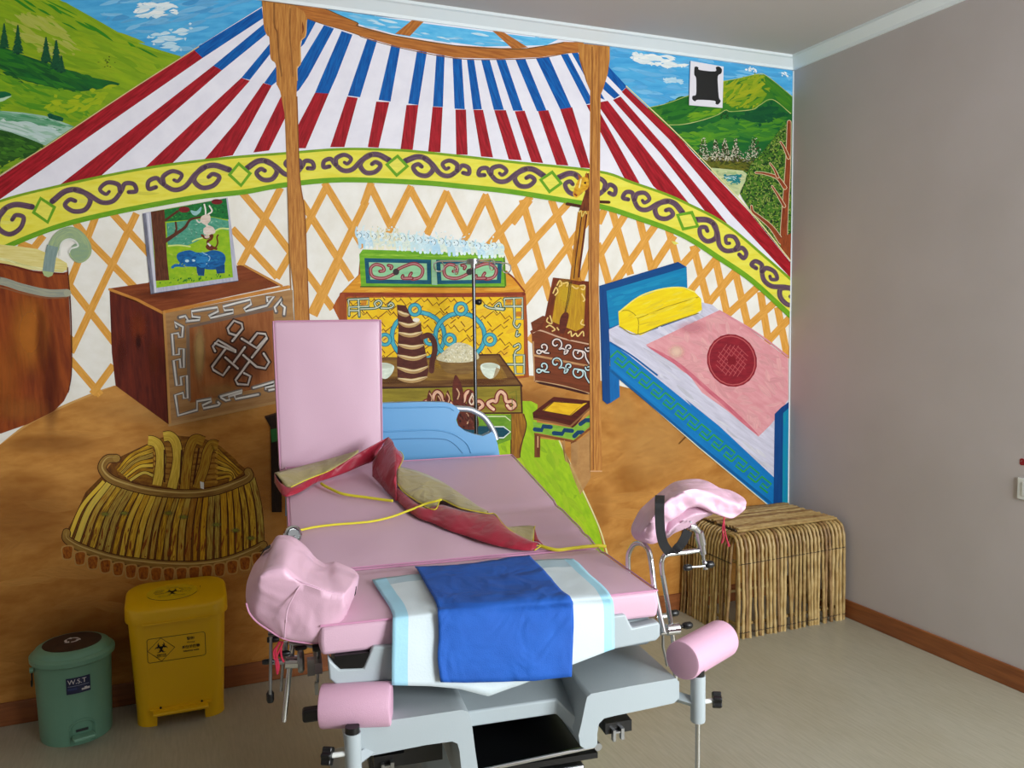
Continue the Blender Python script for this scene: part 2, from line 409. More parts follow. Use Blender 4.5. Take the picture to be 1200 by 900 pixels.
K.daubs(60, E2('290,560 600,600 460,700 400,680'), '6aa01c', '2f8024', 20, 4, 10, 20, al=.7)
for t in ('100,400 240,370 400,312', '255,520 360,515 480,490 600,450 660,415 700,425 850,410 900,380 990,340 1120,440', '640,212 760,190 880,162 935,165 1030,235 1130,320'):
    K.line(E2(t), .8, 'c8ca80', '90a850')
K.daubs(40, E2('610,480 640,430 680,420 690,480'), '2a4a1c', '123a1c', 3, 1.5, 0, 90)
K.poly(E2('500,760 700,740 880,780 830,840 560,830'), '4a5a1a', '6a6a1e', st=(6, 3))
K.daubs(120, E2('500,740 850,740 830,850 570,840'), '7a7420', '2a3c10', 8, 2.5, 0, 50, al=.9)
K.poly(E3('560,100 780,120 820,150 800,200 750,300 560,140'), 'c8cc94', 'b4c490', st=(8, 4))
K.daubs(70, E3('560,120 800,140 800,180 740,280 600,170'), 'd2d2a4', '9cb67c', 14, 3, 5, 15, al=.8)
K.daubs(50, E3('640,150 780,150 760,210 680,215'), '2a8a88', '1a7078', 12, 3, 4, 15, al=.9)
K.daubs(22, E3('650,160 740,160 740,190 680,195'), 'd8ecec', '9cccd0', 5, 1.5, 20, 30)
for x, w, top in ((505, 90, 605), (590, 70, 620), (655, 75, 615), (730, 70, 615), (865, 120, 600)):
    K.daubs(170, E2('%d,%d %d,%d %d,780 %d,780' % (x - w * .12, top, x + w * .12, top, x + w * .62, x - w * .62)), '2c3418', '4a3a24', 2.6, 1.5, 0, 90)
    K.daubs(110, E2('%d,%d %d,%d %d,770 %d,770' % (x - w * .12, top, x + w * .12, top, x + w * .6, x - w * .6)), 'e6e2cc', 'c8c0a0', 2.2, 1.0, 0, 90)
K.daubs(160, E2('480,700 900,700 850,790 500,760'), '30381a', 'dcd8c0', 2.6, 1.3, 0, 90)
tree = E2('1120,490 1050,540 1000,610 950,670 900,730 840,790 815,850 800,900') + E3('800,190 760,280 780,320 840,410 900,520 1000,640 1060,700 1120,700 1120,-200')
K.poly(tree, '4f7a20', '3a6420', st=(4, 4))
K.daubs(1100, tree, '23481a', '16301a', 3.4, 2.4, 0, 90)
K.daubs(900, tree, '7c9a2c', '8e9c50', 3.2, 1.6, 0, 90)
for t, w in (('1105,-220 1100,0 1090,200 1075,420 1070,600 1100,800', (4, 9)), ('1075,240 1020,170 930,140 870,135', (4, 1.6)), ('1025,165 1000,110 970,70', (2.6, 1.2)),
             ('1070,370 1030,300 985,230', (3, 1.4)), ('1050,620 980,520 900,450 850,410 840,370', (6, 2)), ('1100,30 1070,-40 1045,-80', (3, 1.5))):
    p = E3(t); K.line(p, (w[0] + 1.4, w[1] + 1.2), 'dcc8a4'); K.line(p, w, '9c4a24', '74321c')
K.poly(E3('1050,590 1120,560 1120,800 1100,820 1040,720'), '9c4a24', '7a3a1c', ang=90, st=(8, 1.5))
# roof
K.poly([(307, 8), (227, 58), (0, 207), (-200, 330), (-420, 470), (-420, 560), (0, 260), (333, 205), (500, 200), (700, 215), (925, 345), (925, 306), (877, 248), (800, 166), (733, 103), (712, 80), (660, 40), (400, 16), (340, 8)], 'eceaf2', 'e2e0ea', st=(30, 30))
RED, RED2, BLU, BLU2 = 'b41c2a', '821018', '0868b8', '064690'
def stripe(b, r, f):
    for t, c, c2 in ((b, BLU, BLU2), (r, RED, RED2)):
        if not t: continue
        p = f(t); q0 = (Vector(p[0]) + Vector(p[-1] if len(p) == 4 else p[-1])) / 2; d = Vector(p[len(p) // 2]) - q0
        K.poly(p, c, c2, ang=math.degrees(math.atan2(d.y, d.x)), st=(22, 2.2))
stripe('920,28 680,175 712,205 925,65', '680,175 0,622 -700,1080 -1200,1420 -1200,1650 -500,1080 0,702 330,470 712,205', C1)
stripe('928,85 750,232 780,248 935,122', '750,232 470,450 205,655 345,628 560,440 780,248', C1)
stripe('948,155 848,275 878,282 950,190', '848,275 680,430 505,594 605,576 740,440 878,285', C1)
stripe('970,235 928,293 955,302 1000,265', '925,293 830,430 718,562 818,547 880,440 955,302', C1)
stripe('', '990,335 890,537 945,530 1010,400', C1)
stripe('', '-600,1120 -1200,1560 -1200,1700 -500,1180', C1)
stripe('595,200 520,560 560,520 700,262', '', E6)
stripe('795,298 430,900 420,1120 500,1060 610,900 912,338', '', E6)
stripe('1000,368 770,900 690,1090 850,1100 940,900 1128,410', '690,1090 490,1470 490,1740 580,1740 850,1100', E6)
stripe('90,138 22,337 65,343 125,144', '20,340 -40,518 10,518 57,345', C2)
stripe('175,158 130,352 172,358 207,162', '122,358 92,518 130,520 168,360', C2)
stripe('265,180 234,365 270,370 300,182', '228,370 207,527 250,527 270,370', C2)
stripe('333,193 321,375 356,377 362,196', '320,376 304,534 347,536 355,378', C2)
stripe('390,205 397,383 433,385 422,207', '400,386 403,544 443,545 437,386', C2)
stripe('440,208 462,386 493,385 465,208', '463,387 490,551 532,554 497,387', C2)
stripe('490,210 535,387 570,387 520,210', '536,388 587,561 633,564 577,388', C2)
stripe('542,208 603,390 637,390 575,208', '608,392 667,570 708,574 643,390', C2)
stripe('610,208 687,392 720,390 645,207', '690,392 755,580 797,583 726,388', C2)
stripe('682,205 768,385 808,380 728,200', '768,385 840,590 875,592 810,378', C2)
stripe('770,193 860,368 885,362 795,190', '860,370 1000,640 1047,645 890,365', C2)
stripe('805,182 895,340 925,352 825,178', '895,362 1060,600 1095,655 1145,700 1220,715 1080,540 935,355', C2)
stripe('915,280 920,315 958,348 977,336 925,285', '953,352 1120,540 1290,760 1360,795 1350,780 1155,540 980,340', C2)
stripe('925,222 930,265 985,322 1002,305 935,232', '', C2)
K.poly([(733, 103), (800, 166), (812, 180), (877, 248), (926, 308), (926, 326), (857, 252), (797, 180), (785, 165), (728, 108)], RED, RED2, ang=45, st=(22, 2.2))
K.line([(233, 55), (150, 108), (60, 168), (0, 206), (-200, 338)], 1.2, 'e0c890')
K.line([(733, 101), (800, 164), (877, 246), (926, 306)], 1.2, 'e8e0a0')
# yellow band
BT = [(-460, 475), (-200, 325), (-90, 272), (0, 236), (70, 218), (140, 203), (200, 193), (270, 185), (333, 180), (400, 175), (460, 176), (500, 179), (600, 190), (700, 201), (740, 214), (775, 226), (805, 239), (850, 263), (898, 303), (930, 331)]
BB = [(-460, 590), (-200, 412), (-90, 340), (0, 293), (67, 266), (130, 250), (197, 237), (240, 230), (287, 225), (333, 217), (400, 211), (490, 214), (545, 219), (600, 225), (667, 236), (707, 243), (742, 254), (798, 275), (843, 303), (882, 330), (930, 374)]
cm = lambda L: [(p.x, p.y) for p in catmull([(x, y, 0) for x, y in L], 6)]
tb, bb = cm(BT), cm(BB)
K.poly(tb + bb[::-1], 'e9e25a', 'e0d63e', st=(30, 6))
K.daubs(130, [(-60, 262), (200, 198), (450, 182), (700, 208), (925, 340), (925, 360), (700, 236), (450, 206), (200, 228), (-60, 310)], 'f0ea78', 'd2cc34', 30, 4, 5, 12, al=.5)
K.line(tb, 3, '6f9a1c', '86a822', sm=False)
K.line(bb, 6, '5f9c18', '76a822', sm=False)
def interp(L, x):
    for i in range(len(L) - 1):
        if L[i][0] <= x <= L[i + 1][0]:
            t = (x - L[i][0]) / (L[i + 1][0] - L[i][0]); return L[i][1] + (L[i + 1][1] - L[i][1]) * t
    return L[0][1] if x < L[0][0] else L[-1][1]
def band(x, v):
    t, b = interp(tb, x), interp(bb, x); c = (t + b) / 2
    dx = 4; sl = ((interp(tb, x + dx) + interp(bb, x + dx)) - (interp(tb, x - dx) + interp(bb, x - dx))) / 2 / (2 * dx)
    h = (b - t) / 2; n = math.hypot(1, sl); hh = h / n
    return (x + v * hh * sl / n, c - v * hh / n)
M_ = [([(.05, .35), (.125, .72), (.19, .6), (.235, .0), (.2, -.55), (.14, -.5), (.105, -.05), (.135, .2), (.16, .05)], (4, 7, 4)),
      ([(.17, .68), (.225, .3), (.285, -.35), (.345, -.42), (.395, .05), (.42, .42), (.462, .3), (.468, -.12), (.43, -.1)], (5, 6, 4)),
      ([(.39, 0), (.385, .45), (.335, .68), (.292, .4), (.315, .05), (.335, .15)], (5, 4, 3))]
PU, PU2 = '4c3648', '6e5568'
dia = [-330, -180, 52, 281, 465, 645, 805, 948]
def diamond(x):
    for dd, w, c in ((1, 4.6, '6fa822'),):
        q = [band(x - 12 * dd, .05), band(x, .62), band(x + 12 * dd, .0), band(x, -.62)]; K.poly(q, 'e9e25a')
        K.line(q, w, c, '5c981c', sm=False, closed=True)
for i in range(len(dia) - 1):
    a, b = dia[i], dia[i + 1]
    for mir in (0, 1):
        for P_, w in M_:
            q = [band(a + (b - a) * ((1 - u) if mir else u), v * .92) for u, v in P_]
            K.line(q, (w[0], w[2]) if len(P_) < 9 else (w[1] * .85, w[2]), PU, PU2, edge=(1.2, '7a6a54'))
for x in dia[:-1]: diamond(x)
# roof ring (crown beam) and the sky seen through it
K.poly(C2('-180,20 0,42 300,85 640,128 760,140 720,160 500,165 200,125'), '6fc3ea', '4caee0', ang=8, st=(20, 4))
K.daubs(60, C2('0,42 300,85 640,128 760,140 600,165 400,160 200,125 60,90'), 'cfeaf6', '58b6e4', 20, 2.5, 8, 8, al=.8)
WD, WD2 = 'c07a36', '9a5826'
K.poly(C2('250,70 290,76 240,128 188,120'), WD, WD2, ang=-50, st=(12, 2)); K.poly(C2('528,108 572,116 655,168 600,172'), WD, WD2, ang=35, st=(12, 2))
beam = E6('400,60 430,60 760,95 1000,190 1190,272') + C2('60,92 180,124 300,145 400,160 560,170 650,170 720,160 780,148 850,150 850,185 780,190 700,202 560,208 400,204 200,166 80,132') + E6('1190,412 1000,350 800,295 600,225 400,110')
K.poly(beam, WD, WD2, ang=10, st=(30, 2.5))
K.line(E6('430,62 760,97 1000,192 1190,274') + C2('60,94 180,126 400,162 560,172 650,172 780,150'), 1, '5c4a30')
K.line(E6('600,222 800,292 1000,348 1190,410') + C2('80,134 200,168 400,206 560,210 700,204 800,186'), 1, '8c5a24')
# left post with its carved head
def wood(p, a=90): K.poly(p, 'c98d45', 'a2642c', ang=a, st=(26, 2.2))
post = E6('75,10 95,300 130,410 160,450 175,680 235,760 245,1000 280,1070') + C1('1000,400 1008,620 1018,900') + [(344, 340), (352, 555), (373, 555), (364, 400), (359, 300)] + C1('1072,800 1066,720 1052,620 1048,500 1042,330') + E6('480,960 480,800 520,740 520,500 575,430 600,230 560,140 430,60')
wood(post)
K.line(E6('210,40 215,300 250,400 265,640 300,900'), 2.0, '94602e', '7c4c22'); K.line(E6('400,100 395,400 415,650 430,900'), 1.8, 'a06a34', '8a5426')
K.line(E6('75,10 95,300 130,410 160,450 175,680 235,760 245,1000'), 1.2, 'b87c3c'); K.line(E6('590,240 578,420 520,500 520,740 480,800 482,950'), 1.2, 'e0b070')
K.line(E6('80,12 300,40 430,60 '), 1.6, '7a5024', sm=False)
for t in ('540,260 550,350 540,400', '440,550 460,600', '130,330 150,420', '440,120 460,200'): K.line(E6(t), 2.2, '7c3c1c', taper=1)
for i in range(26):
    y = rnd.uniform(110, 365); x = interp([(0, 0), (110, 338), (200, 342), (260, 348), (370, 353)], y) + rnd.uniform(-6, 6)
    K.line([(x, y), (x + 1.5, y + rnd.uniform(10, 26))], 1.6, rnd.choice(['8c5424', '7a4a20', 'd8a058']), taper=1)
K.line(C1('1000,340 1010,620 1018,900') + [(341, 340), (345, 390)], 1.2, 'a07038'); K.line(C1('1043,340 1053,620 1070,740') + [(359, 300), (362, 380)], 1.4, '8c5424')
# bucket and ladle, far left
bk = D1('-2500,380 -400,440 0,480 200,520 440,540 475,530 482,640 490,800') + C4('245,180 252,400 245,470 225,510 190,545 100,590 0,625 -300,660 -1200,700')
K.poly(bk, '9a4a1a', '6e2c12', ang=80, st=(60, 9))
for x, y, a, b, c, al in ((35, 390, 30, 60, 'cc7a2a', .7), (5, 440, 26, 60, 'b86424', .6), (60, 450, 14, 70, '5a1e10', .6), (48, 400, 8, 60, '6a2412', .5), (25, 480, 40, 20, 'b46a2c', .5), (-40, 420, 40, 80, '7a3414', .5)):
    K.soft(x, y, a, b, c, al)
K.poly(D1('-2500,330 -600,350 0,340 100,350 260,370 400,430 470,470 480,510 440,535 380,530 200,515 0,470 -400,430 -2500,380'), 'e8dc96', 'd8c870', ang=5, st=(30, 2.5))
K.line(D1('-300,420 0,440 180,490 300,510 460,520'), 3, 'f0eab0', 'c8c478', taper=.5)
K.line(D1('-2500,400 -300,460 0,475 220,525 300,540 460,545'), 2, '6a2412')
K.line(D1('-2500,560 -300,560 0,595 150,640 330,680 475,680'), 9, 'a8a890', '8c9288', st=(20, 2))
K.line(D1('-2500,600 -300,600 0,640 150,680 330,715 475,712'), 1.6, '8c5c3c')
K.line(C4('238,40 250,200 252,400 240,480'), 1.3, '5c2412')
LD = D1('340,530 355,430 385,340 430,280 500,255 560,290 600,350 600,400 560,430 525,400')
K.line(LD, 13.5, 'a8bc84', '8aa084'); K.line(D1('340,530 355,430 372,350'), 13.5, '8ca09a', '78908c', cap=False); K.ell(*D1('560,390')[0], 11, 10.5, '93ab80', '88a286')
K.line(D1('420,420 430,340 470,305 520,310 550,350 500,370 485,400'), 2, 'e4e6dc')
# low hearth shadow / chest
ch = D3
K.poly(D3('45,-5 390,150 410,500 428,862 84,610 60,400'), '6a2410', '4a160c', ang=85, st=(40, 6))
for x, y, a, b, c, al in ((230, 230, 70, 130, '8c3814', .6), (330, 420, 50, 150, '7a3010', .5), (120, 400, 40, 150, '541a0c', .5), (230, 330, 25, 70, '3a100a', .6)):
    q = D3('%d,%d' % (x, y))[0]; K.soft(q[0], q[1], a / 5.45, b / 5.45, c, al)
K.poly(D1('770,648 1040,608') + D2('260,600 790,545 820,550 1080,685 230,870 0,780') + D3('390,150'), '8a4420', '733414', ang=-8, st=(30, 3))
K.soft(190, 345, 45, 8, '6a2c10', .5); K.soft(290, 335, 35, 10, '9a5228', .6)
K.line(D3('45,-5 220,60 395,150') , 3.2, 'cc8c40', 'b8742c', sm=False); K.line(D3('395,140 1190,-20'), 4, 'cc8c40', 'b8742c', sm=False)
K.line(D2('820,548 1080,690'), 2.5, 'c88a40')
K.poly(D3('390,150 1190,0 1215,0 1225,700 428,865'), 'b08656', '9a7044', ang=-8, st=(40, 6))
K.poly(D3('540,235 1090,120 1120,600 560,720'), 'a8683a', '8f5228', ang=85, st=(40, 6))
K.line(D3('395,150 415,500 432,860'), 3, 'c9924e'); K.line(D3('428,862 1230,690'), 3, 'b8905c')
q = D3('620,400')[0]; K.soft(q[0], q[1], 9, 42, 'c8a468', .9); q = D3('760,640')[0]; K.soft(q[0], q[1], 34, 12, 'b08048', .6)
q = D3('890,430')[0]; K.soft(q[0], q[1], 42, 40, '6a3018', .75)
K.line(D3('545,235 1090,118'), 3.5, '806858', st=(10, 2)); K.line(D3('545,235 555,700'), 4, '8c7460')
G1, G2 = 'e8e6e0', 'cac6c0'
def fret(t, w=2.3, f=D3): K.line(f(t), w + 3.2, '6c6058', '80746a', sm=False); 
FR = ['490,175 530,165 545,190 530,200 620,190 625,175 575,170 570,135 735,110 740,135 680,165 690,178 835,145 835,125 780,130 770,105 945,60 950,90 905,120 915,135 1050,100 1095,40 1050,45 1055,75',
      '1110,140 1100,110 1150,50 1140,90 1165,110 1160,160', '475,240 460,205 515,235 510,300 490,300 485,275 445,280 455,415 490,410 490,375 520,375 520,495 500,495 495,440 455,450 475,610 505,605 500,555 540,545 545,690 520,690 515,655 465,670 485,800 605,765 605,710 695,695 695,710 640,735 645,755 740,735',
      '740,735 750,725 735,712', '750,680 895,640 890,655 805,680 815,700 790,705 755,685', '845,672 850,695 1000,665', '960,625 1100,585 1095,610 1040,622 1045,635', '1060,640 1100,632']
for t in FR: fret(t)
for t in FR: K.line(D3(t), 2.2, G1, G2, sm=False)
KN = ['830,325 895,245 890,215 840,195 800,245 810,275 855,290', '890,310 985,370 1050,300 1040,280 990,275 945,330', '850,385 790,350 740,320 705,360 720,390', '790,370 700,490 710,510 770,545 810,490', '720,340 850,395', '910,365 840,460', '785,430 865,500', '865,600 930,605 945,550 905,530 ', '935,460 850,575 865,600', '900,415 985,490 1040,500 1065,460 1030,405', '955,430 1050,310']
for t in KN: K.line(D3(t), 6.5, '3c2418', '4a2c1c', sm=False)
for t in KN: K.line(D3(t), 2.4, 'd6cec6', 'a89c94', sm=False)
# picture leaning on the chest
K.poly(D2('105,180 700,70 775,655 165,748'), 'c2c2d0', 'aaaabc', ang=80, st=(20, 2))
K.poly(D2('103,185 125,180 185,745 160,748'), '5a5a68', '8a8a98', ang=85, st=(20, 2)); K.line(D2('140,180 195,740'), 2.2, 'd8d8e0')
K.line(D2('165,746 775,655'), 1, '585868')
pic = D2('160,170 690,75 738,630 200,705')
K.poly(pic, '9ec020', '7fb01c', st=(8, 5))
K.poly(D2('270,250 420,230 600,210 705,235 712,300 640,290 560,330 480,380 400,415 280,400'), '5ca48a', '3c8c70', st=(5, 3)); K.daubs(90, D2('280,260 600,230 700,240 640,300 420,400 290,390'), '2c6a50', '9cc8b0', 3, 1.3, 0, 90)
K.poly(D2('240,160 690,75 708,225 640,215 570,200 500,215 400,230 260,240'), '1f7a36', '0f5c2c', st=(4, 3)); K.daubs(80, D2('250,150 690,80 700,220 400,220 260,230'), '3a9c40', '0c4824', 4, 2, 0, 90)
for t in ('280,410 360,405 440,415', '450,380 480,365 560,340 640,290 710,290'): K.line(D2(t), 1.6, 'dce88c')
K.poly(D2('160,170 255,155 262,250 268,380 275,500 290,650 195,655 185,450'), '6a3a22', '4a2414', ang=88, st=(10, 2))
K.line(D2('255,380 330,330 400,280 440,225 530,205'), (5, 2), '5a2e1c'); K.line(D2('330,330 340,290 335,245'), 2.4, '5a2e1c'); K.line(D2('262,230 330,180 350,165'), 2.6, '5a2e1c')
K.ell(*D2('395,155')[0], 6.5, 3.5, '8c2024', '5c1418'); K.ell(*D2('625,100')[0], 6.5, 3.2, '8c2024', '5c1418')
K.poly(D2('440,160 480,165 515,135 510,170 480,195 455,190'), '9cc8c4', '7cacb0', sm=True)
K.line(D2('545,215 545,160 535,115'), 1.8, 'ece8dc'); K.line(D2('560,190 590,165 570,125'), 1.8, 'ece8dc')
K.poly(D2('520,200 570,190 580,230 560,260 600,280 610,320 540,330 530,290 550,270 510,240'), 'e8dcd0', 'd0b8a8', sm=True); K.line(D2('525,230 500,245 480,225'), 1.6, 'e0d4c8')
K.line(D2('520,335 550,355 590,335 585,360 560,380 575,410 620,430'), 3, '6a3018'); K.line(D2('580,420 610,425 630,390 625,350 635,330'), 1.8, '6a3018'); K.ell(*D2('575,420')[0], 5, 3.4, '6a3018', rot=20)
K.line(D2('560,390 580,410'), 2, 'e8e0d8'); K.ell(*D2('555,345')[0], 3, 2, 'd8c0b0')
EL = '1468a8'
K.poly(D2('345,500 355,460 430,440 480,455 540,455 600,440 660,455 685,490 675,540 650,570 560,575 500,560 440,555 390,550'), EL, '0c4c86', sm=True, st=(6, 3))
K.line(D2('400,545 340,545 312,560'), (5, 3), EL); K.poly(D2('480,550 540,560 535,620 488,618'), '0c4c86', '0a3c6c'); K.poly(D2('615,560 680,540 680,600 625,605'), '0c4c86', '0a3c6c')
K.ell(*D2('520,510')[0], 7, 9, '2a84bc', '1468a8'); K.line(D2('520,455 575,490 550,540'), 1, '9cc8dc'); K.ell(*D2('415,515')[0], 2.4, 1.6, 'b8dce8'); K.ell(*D2('460,512')[0], 2.2, 1.4, 'b8dce8'); K.daubs(40, D2('360,460 660,460 650,560 400,540'), '2a8cc4', '0a4880', 7, 2, 10, 40, al=.8)
K.daubs(90, D2('200,680 200,650 300,640 480,620 730,590 736,620 500,660'), '2c8c2c', '1a6a24', 3, 1.8, -80, 30)
K.daubs(50, D2('280,470 340,450 340,530 300,640 500,630 480,580'), '4c9018', 'c0d050', 4, 1.4, 0, 60)
# green floor rug
rug = C5('640,520 660,508 690,515 688,545 680,620 700,720') + [(625, 512)] + E1('-10,850 0,870 30,930') + [(712, 640), (560, 640), (560, 490)]
K.poly([(612, 470), (622, 470), (630, 474), (628, 510), (634, 514), (655, 516), (675, 560), (700, 615), (722, 700), (740, 780), (560, 780), (560, 480)], 'a2c41c', '86b018', ang=60, st=(16, 6))
K.daubs(80, [(560, 520), (650, 520), (700, 640), (560, 640)], 'b4cc28', '7aa818', 24, 6, 55, 25, al=.5)
K.line([(655, 516), (676, 560), (701, 615), (712, 650)], 1.6, 'e0dca0')
# big yellow cabinet
K.poly(D5('0,600 20,560 45,520 150,410 160,290 1010,390 1115,500 1130,520 1140,690 1145,900') + [(620, 442), (560, 450), (400, 450), (400, 380)], 'b05c24', '8c3c18', ang=85, st=(40, 4))
K.poly(D5('45,522 160,405 1020,385 1120,505 1120,530 60,525'), 'e09c2c', 'c8801c', st=(40, 4)); K.daubs(40, D5('70,510 170,420 1010,400 1100,500'), 'f0b43c', 'c47a1c', 40, 4, 0, 6, al=.6)
K.line(D5('50,525 300,525 700,528 1118,522'), 4.5, '7c2c14', '9c4420')
K.line(D5('1010,390 1060,430 1125,510'), 2, '8c3c18'); K.line([(401, 346), (401, 450)], 5, 'a04c20')
K.poly(D5('82,545 1115,540 1120,900') + [(614, 440), (408, 450)], 'f0c81c', 'e4b414', ang=30, st=(14, 8))
K.daubs(90, [(408, 350), (608, 350), (610, 440), (410, 440)], 'f6dc3c', 'e8a818', 22, 6, -30, 40, al=.5)
# key fret lines on the cabinet front
for gx in range(0, 13):
    for gy in range(0, 6):
        cx, cy = 414 + gx * 15.6 + (gy % 2) * 7, 354 + gy * 15.5
        if cx > 598 or cy > 436: continue
        a = R(-38); L = lambda u, v: (cx + u * math.cos(a) - v * math.sin(a), cy + u * math.sin(a) + v * math.cos(a))
        K.line([L(-9, -3), L(4, -3), L(4, 3), L(9, 3)] if (gx + gy) % 2 else [L(-3, -8), L(-3, 3), L(3, 3), L(3, 8)], 1.1, '844810', sm=False, cap=False); pass
        K.line([L(-8, 6), L(0, 6)] if gx % 2 else [L(6, -6), L(6, 2)], 1.1, '844810', sm=False, cap=False)
TQ, TQ2 = '2c98ae', '187c90'
def tring(x, y, a, b, w): K.ring(x, y, a, b, w + 1.6, '10667c'); K.ring(x, y, a, b, w, TQ, '58b4c0')
q = lambda t: D5(t)[0]
x, y = q('500,770'); tring(x, y, 31, 28, 4); x, y = q('745,770'); tring(x, y, 29, 27, 4)
for t, r in (('480,615', 6), ('750,610', 6.5), ('685,790', 6), ('920,790', 6.2), ('570,790', 5.5), ('305,790', 6)):
    x, y = q(t); K.ell(x, y, r, r, 'e8c840'); tring(x, y, r, r, 3); K.line([(x - 2, y + 1), (x + 2, y - 2)], 1.6, 'c8682c')
# corner brackets
DG, LG = '1f5a50', 'd8dcc0'
def brk(tt, w=1.4):
    S_ = lambda t: t.endswith('~')
    for t in tt: K.line(D5(t.strip('~')), 3.4, DG, sm=S_(t))
    for t in tt: K.line(D5(t.strip('~')), 1.2, LG, sm=S_(t))
brk(['90,555 210,550 210,595 95,600 90,555', '150,555 155,655', '95,600 95,650', '100,620 150,620', '160,610 250,605 285,580 270,560 245,575 255,600~', '280,605 330,605 355,590 340,575 325,590~',
     '1005,550 1110,545 1110,670 1065,670 1060,550', '1005,550 1005,595 1110,595', '1005,610 950,600 975,575 985,600~', '1000,615 920,605 890,590~', '1065,670 1060,700 1080,720 1095,700~', '1080,740 1075,770 1095,760~', '1060,830 1090,815 1095,840 1070,860 1062,900~', '1060,880 1120,880 1120,990 1070,990 1062,890', '1010,935 1120,935'])
for t in ('180,575', '1030,570', '1088,570', '1088,640'): x, y = q(t); K.poly([(x - 3, y - 3), (x + 4, y - 3), (x + 3, y + 3), (x - 3, y + 3)], 'd8982c', 'b86c1c')
# green chest on the cabinet
K.poly(D5('155,290 175,262 990,285 1005,300 1012,478 165,478'), '7ab428', '5c9c1c', st=(20, 4)); K.line(D5('158,292 1000,308'), 2.2, 'a0cc3c', '5c9c1c'); K.line(D5('160,480 1010,482'), 1.5, '3c5c18')
K.line(D5('1003,300 1012,478'), 2, '4c7c18')
for t in ('185,312 575,322 578,465 195,460', '605,322 990,330 985,460 612,465'):
    K.poly(D5(t), '0e5c74', '0a4860', st=(20, 3)); p = D5(t); cx = sum(a for a, b in p) / 4; cy = sum(b for a, b in p) / 4
    K.poly([(cx + (a - cx) * .87, cy + (b - cy) * .68) for a, b in p], '9cd0a0', '84c090', st=(20, 4))
K.poly(D5('578,322 605,322 612,470 580,468'), '9ccca4')
for ox in (0, 430):
    f = lambda t: [(a + ox / 5, b) for a, b in D5(t)]
    for t in ('370,400 300,430 235,420 222,375 250,350 290,360 300,385 275,390', '370,385 420,360 480,345 525,375 515,420 470,435 450,420 460,400', '325,355 345,360 340,375', '465,430 410,430 410,415'):
        K.line(f(t), 4, '7c2830', '9c4048'); K.line(f(t), 1.2, 'c08888')
    x, y = f('370,393')[0]; K.ell(x, y, 3.8, 3.8, '3a3434')
# row of little pale animals
for i in range(19):
    x = 425 + i * 8.8 + rnd.uniform(-1, 1); y = 281 + i * .75 + rnd.uniform(-1.5, 1)
    s_ = rnd.uniform(.9, 1.15) * (1 - i * .012); c = rnd.choice(['d8f0f4', 'c4e4ee', 'e8f4f2', 'b8dcec', 'e4ecd8']) if not 1 < i < 5 else 'ece8c8'
    c2 = rnd.choice(['a8d0e4', 'c8dcd8', 'bcd8e0'])
    for k in (-4, 1.5, 5): K.line([(x + k, y), (x + k + .5, y + 8.5 * s_)], 3.6, c, c2, sm=False)
    K.poly([(x - 6.5, y - 1), (x - 6, y - 8 * s_), (x - 1, y - 10.5 * s_), (x + 5, y - 9 * s_), (x + 7.5, y - 2), (x + 5, y + 4), (x - 4, y + 4)], c, c2, sm=True, st=(3, 3))
    K.ell(x - 5, y - 6 * s_, 4, 4.4, 'eef6f6', c2, n=12); K.line([(x - 7, y - 4), (x - 8.5, y - 9), (x - 7.5, y - 15 * s_)], (2.6, 1.4), c, c2)
    K.line([(x - 4, y - 9), (x - 1.5, y - 6), (x - 3, y - 2)], .6, '5c7c84'); K.ell(x - 6.5, y - 6, .7, .7, '30484c', n=6)
K.daubs(90, [(422, 262), (580, 276), (584, 298), (430, 290)], 'b8e0f0', 'f0f8f4', 4, 2, 0, 90)
K.daubs(60, [(436, 264), (470, 266), (470, 284), (440, 282)], 'd8d4a0', 'e8e4c8', 4, 1.6, 0, 90)
K.daubs(40, [(422, 262), (580, 276), (584, 294), (430, 288)], '7c9ca4', 'a8c8d4', 2.4, .7, 0, 90)
# low table with teapot, millet bowl and cups
K.poly(D6('0,418 140,415 350,420 690,402 820,400 850,440 958,590 100,610 0,610'), '7c5828', '5c3414', st=(50, 4)); K.poly(D6('0,440 400,430 800,425 860,520 870,545 0,575'), '94702c', '7a5420', st=(40, 4), ang=3)
q6 = lambda t: D6(t)[0]
for t, a, b, c in (('500,460', 40, 7, 'b4882c'), ('200,560', 40, 6, '5c3414'), ('700,570', 40, 5, '6a3c18')): x, y = q6(t); K.soft(x, y, a, b, c, .7)
K.line(D6('690,402 820,400 960,592'), 2, '4a2410', sm=False); K.line(D6('0,608 500,604 958,594'), 3, '3c1c10')
K.poly(D6('0,615 958,595 965,760 700,768 0,768'), '9a8a28', '7c6c1c', st=(40, 5)); K.line(D6('955,595 962,765'), 2, '4a2410'); K.line(D6('0,768 962,762'), 2, '4a2410')
K.poly(D6('0,0 0,0 0,0')[:0] + D6('780,770 975,765 990,820 985,900') + D7('320,560 300,640 275,770 225,775 215,640 215,480'), 'a8741c', '7c4c18', ang=85, st=(20, 3)); K.line(D7('300,480 318,540 310,600 280,700 276,765'), 1.3, '4a2410'); K.line(D7('218,480 218,770'), 1.3, '4a2410')
K.poly([(530, 486), (599, 486), (599, 515), (530, 540)], '6f9a28', '5c8a20', st=(10, 4))
K.poly([(520, 498), (590, 500), (598, 506), (590, 514), (520, 520)], '0d4a5c', '0a3c4c'); K.line([(578, 500), (590, 500), (598, 506), (590, 513), (560, 513)], 1.4, 'dce4dc', sm=False)
K.line([(560, 488), (592, 488), (598, 493)], 1.2, 'dce4b0', sm=False)
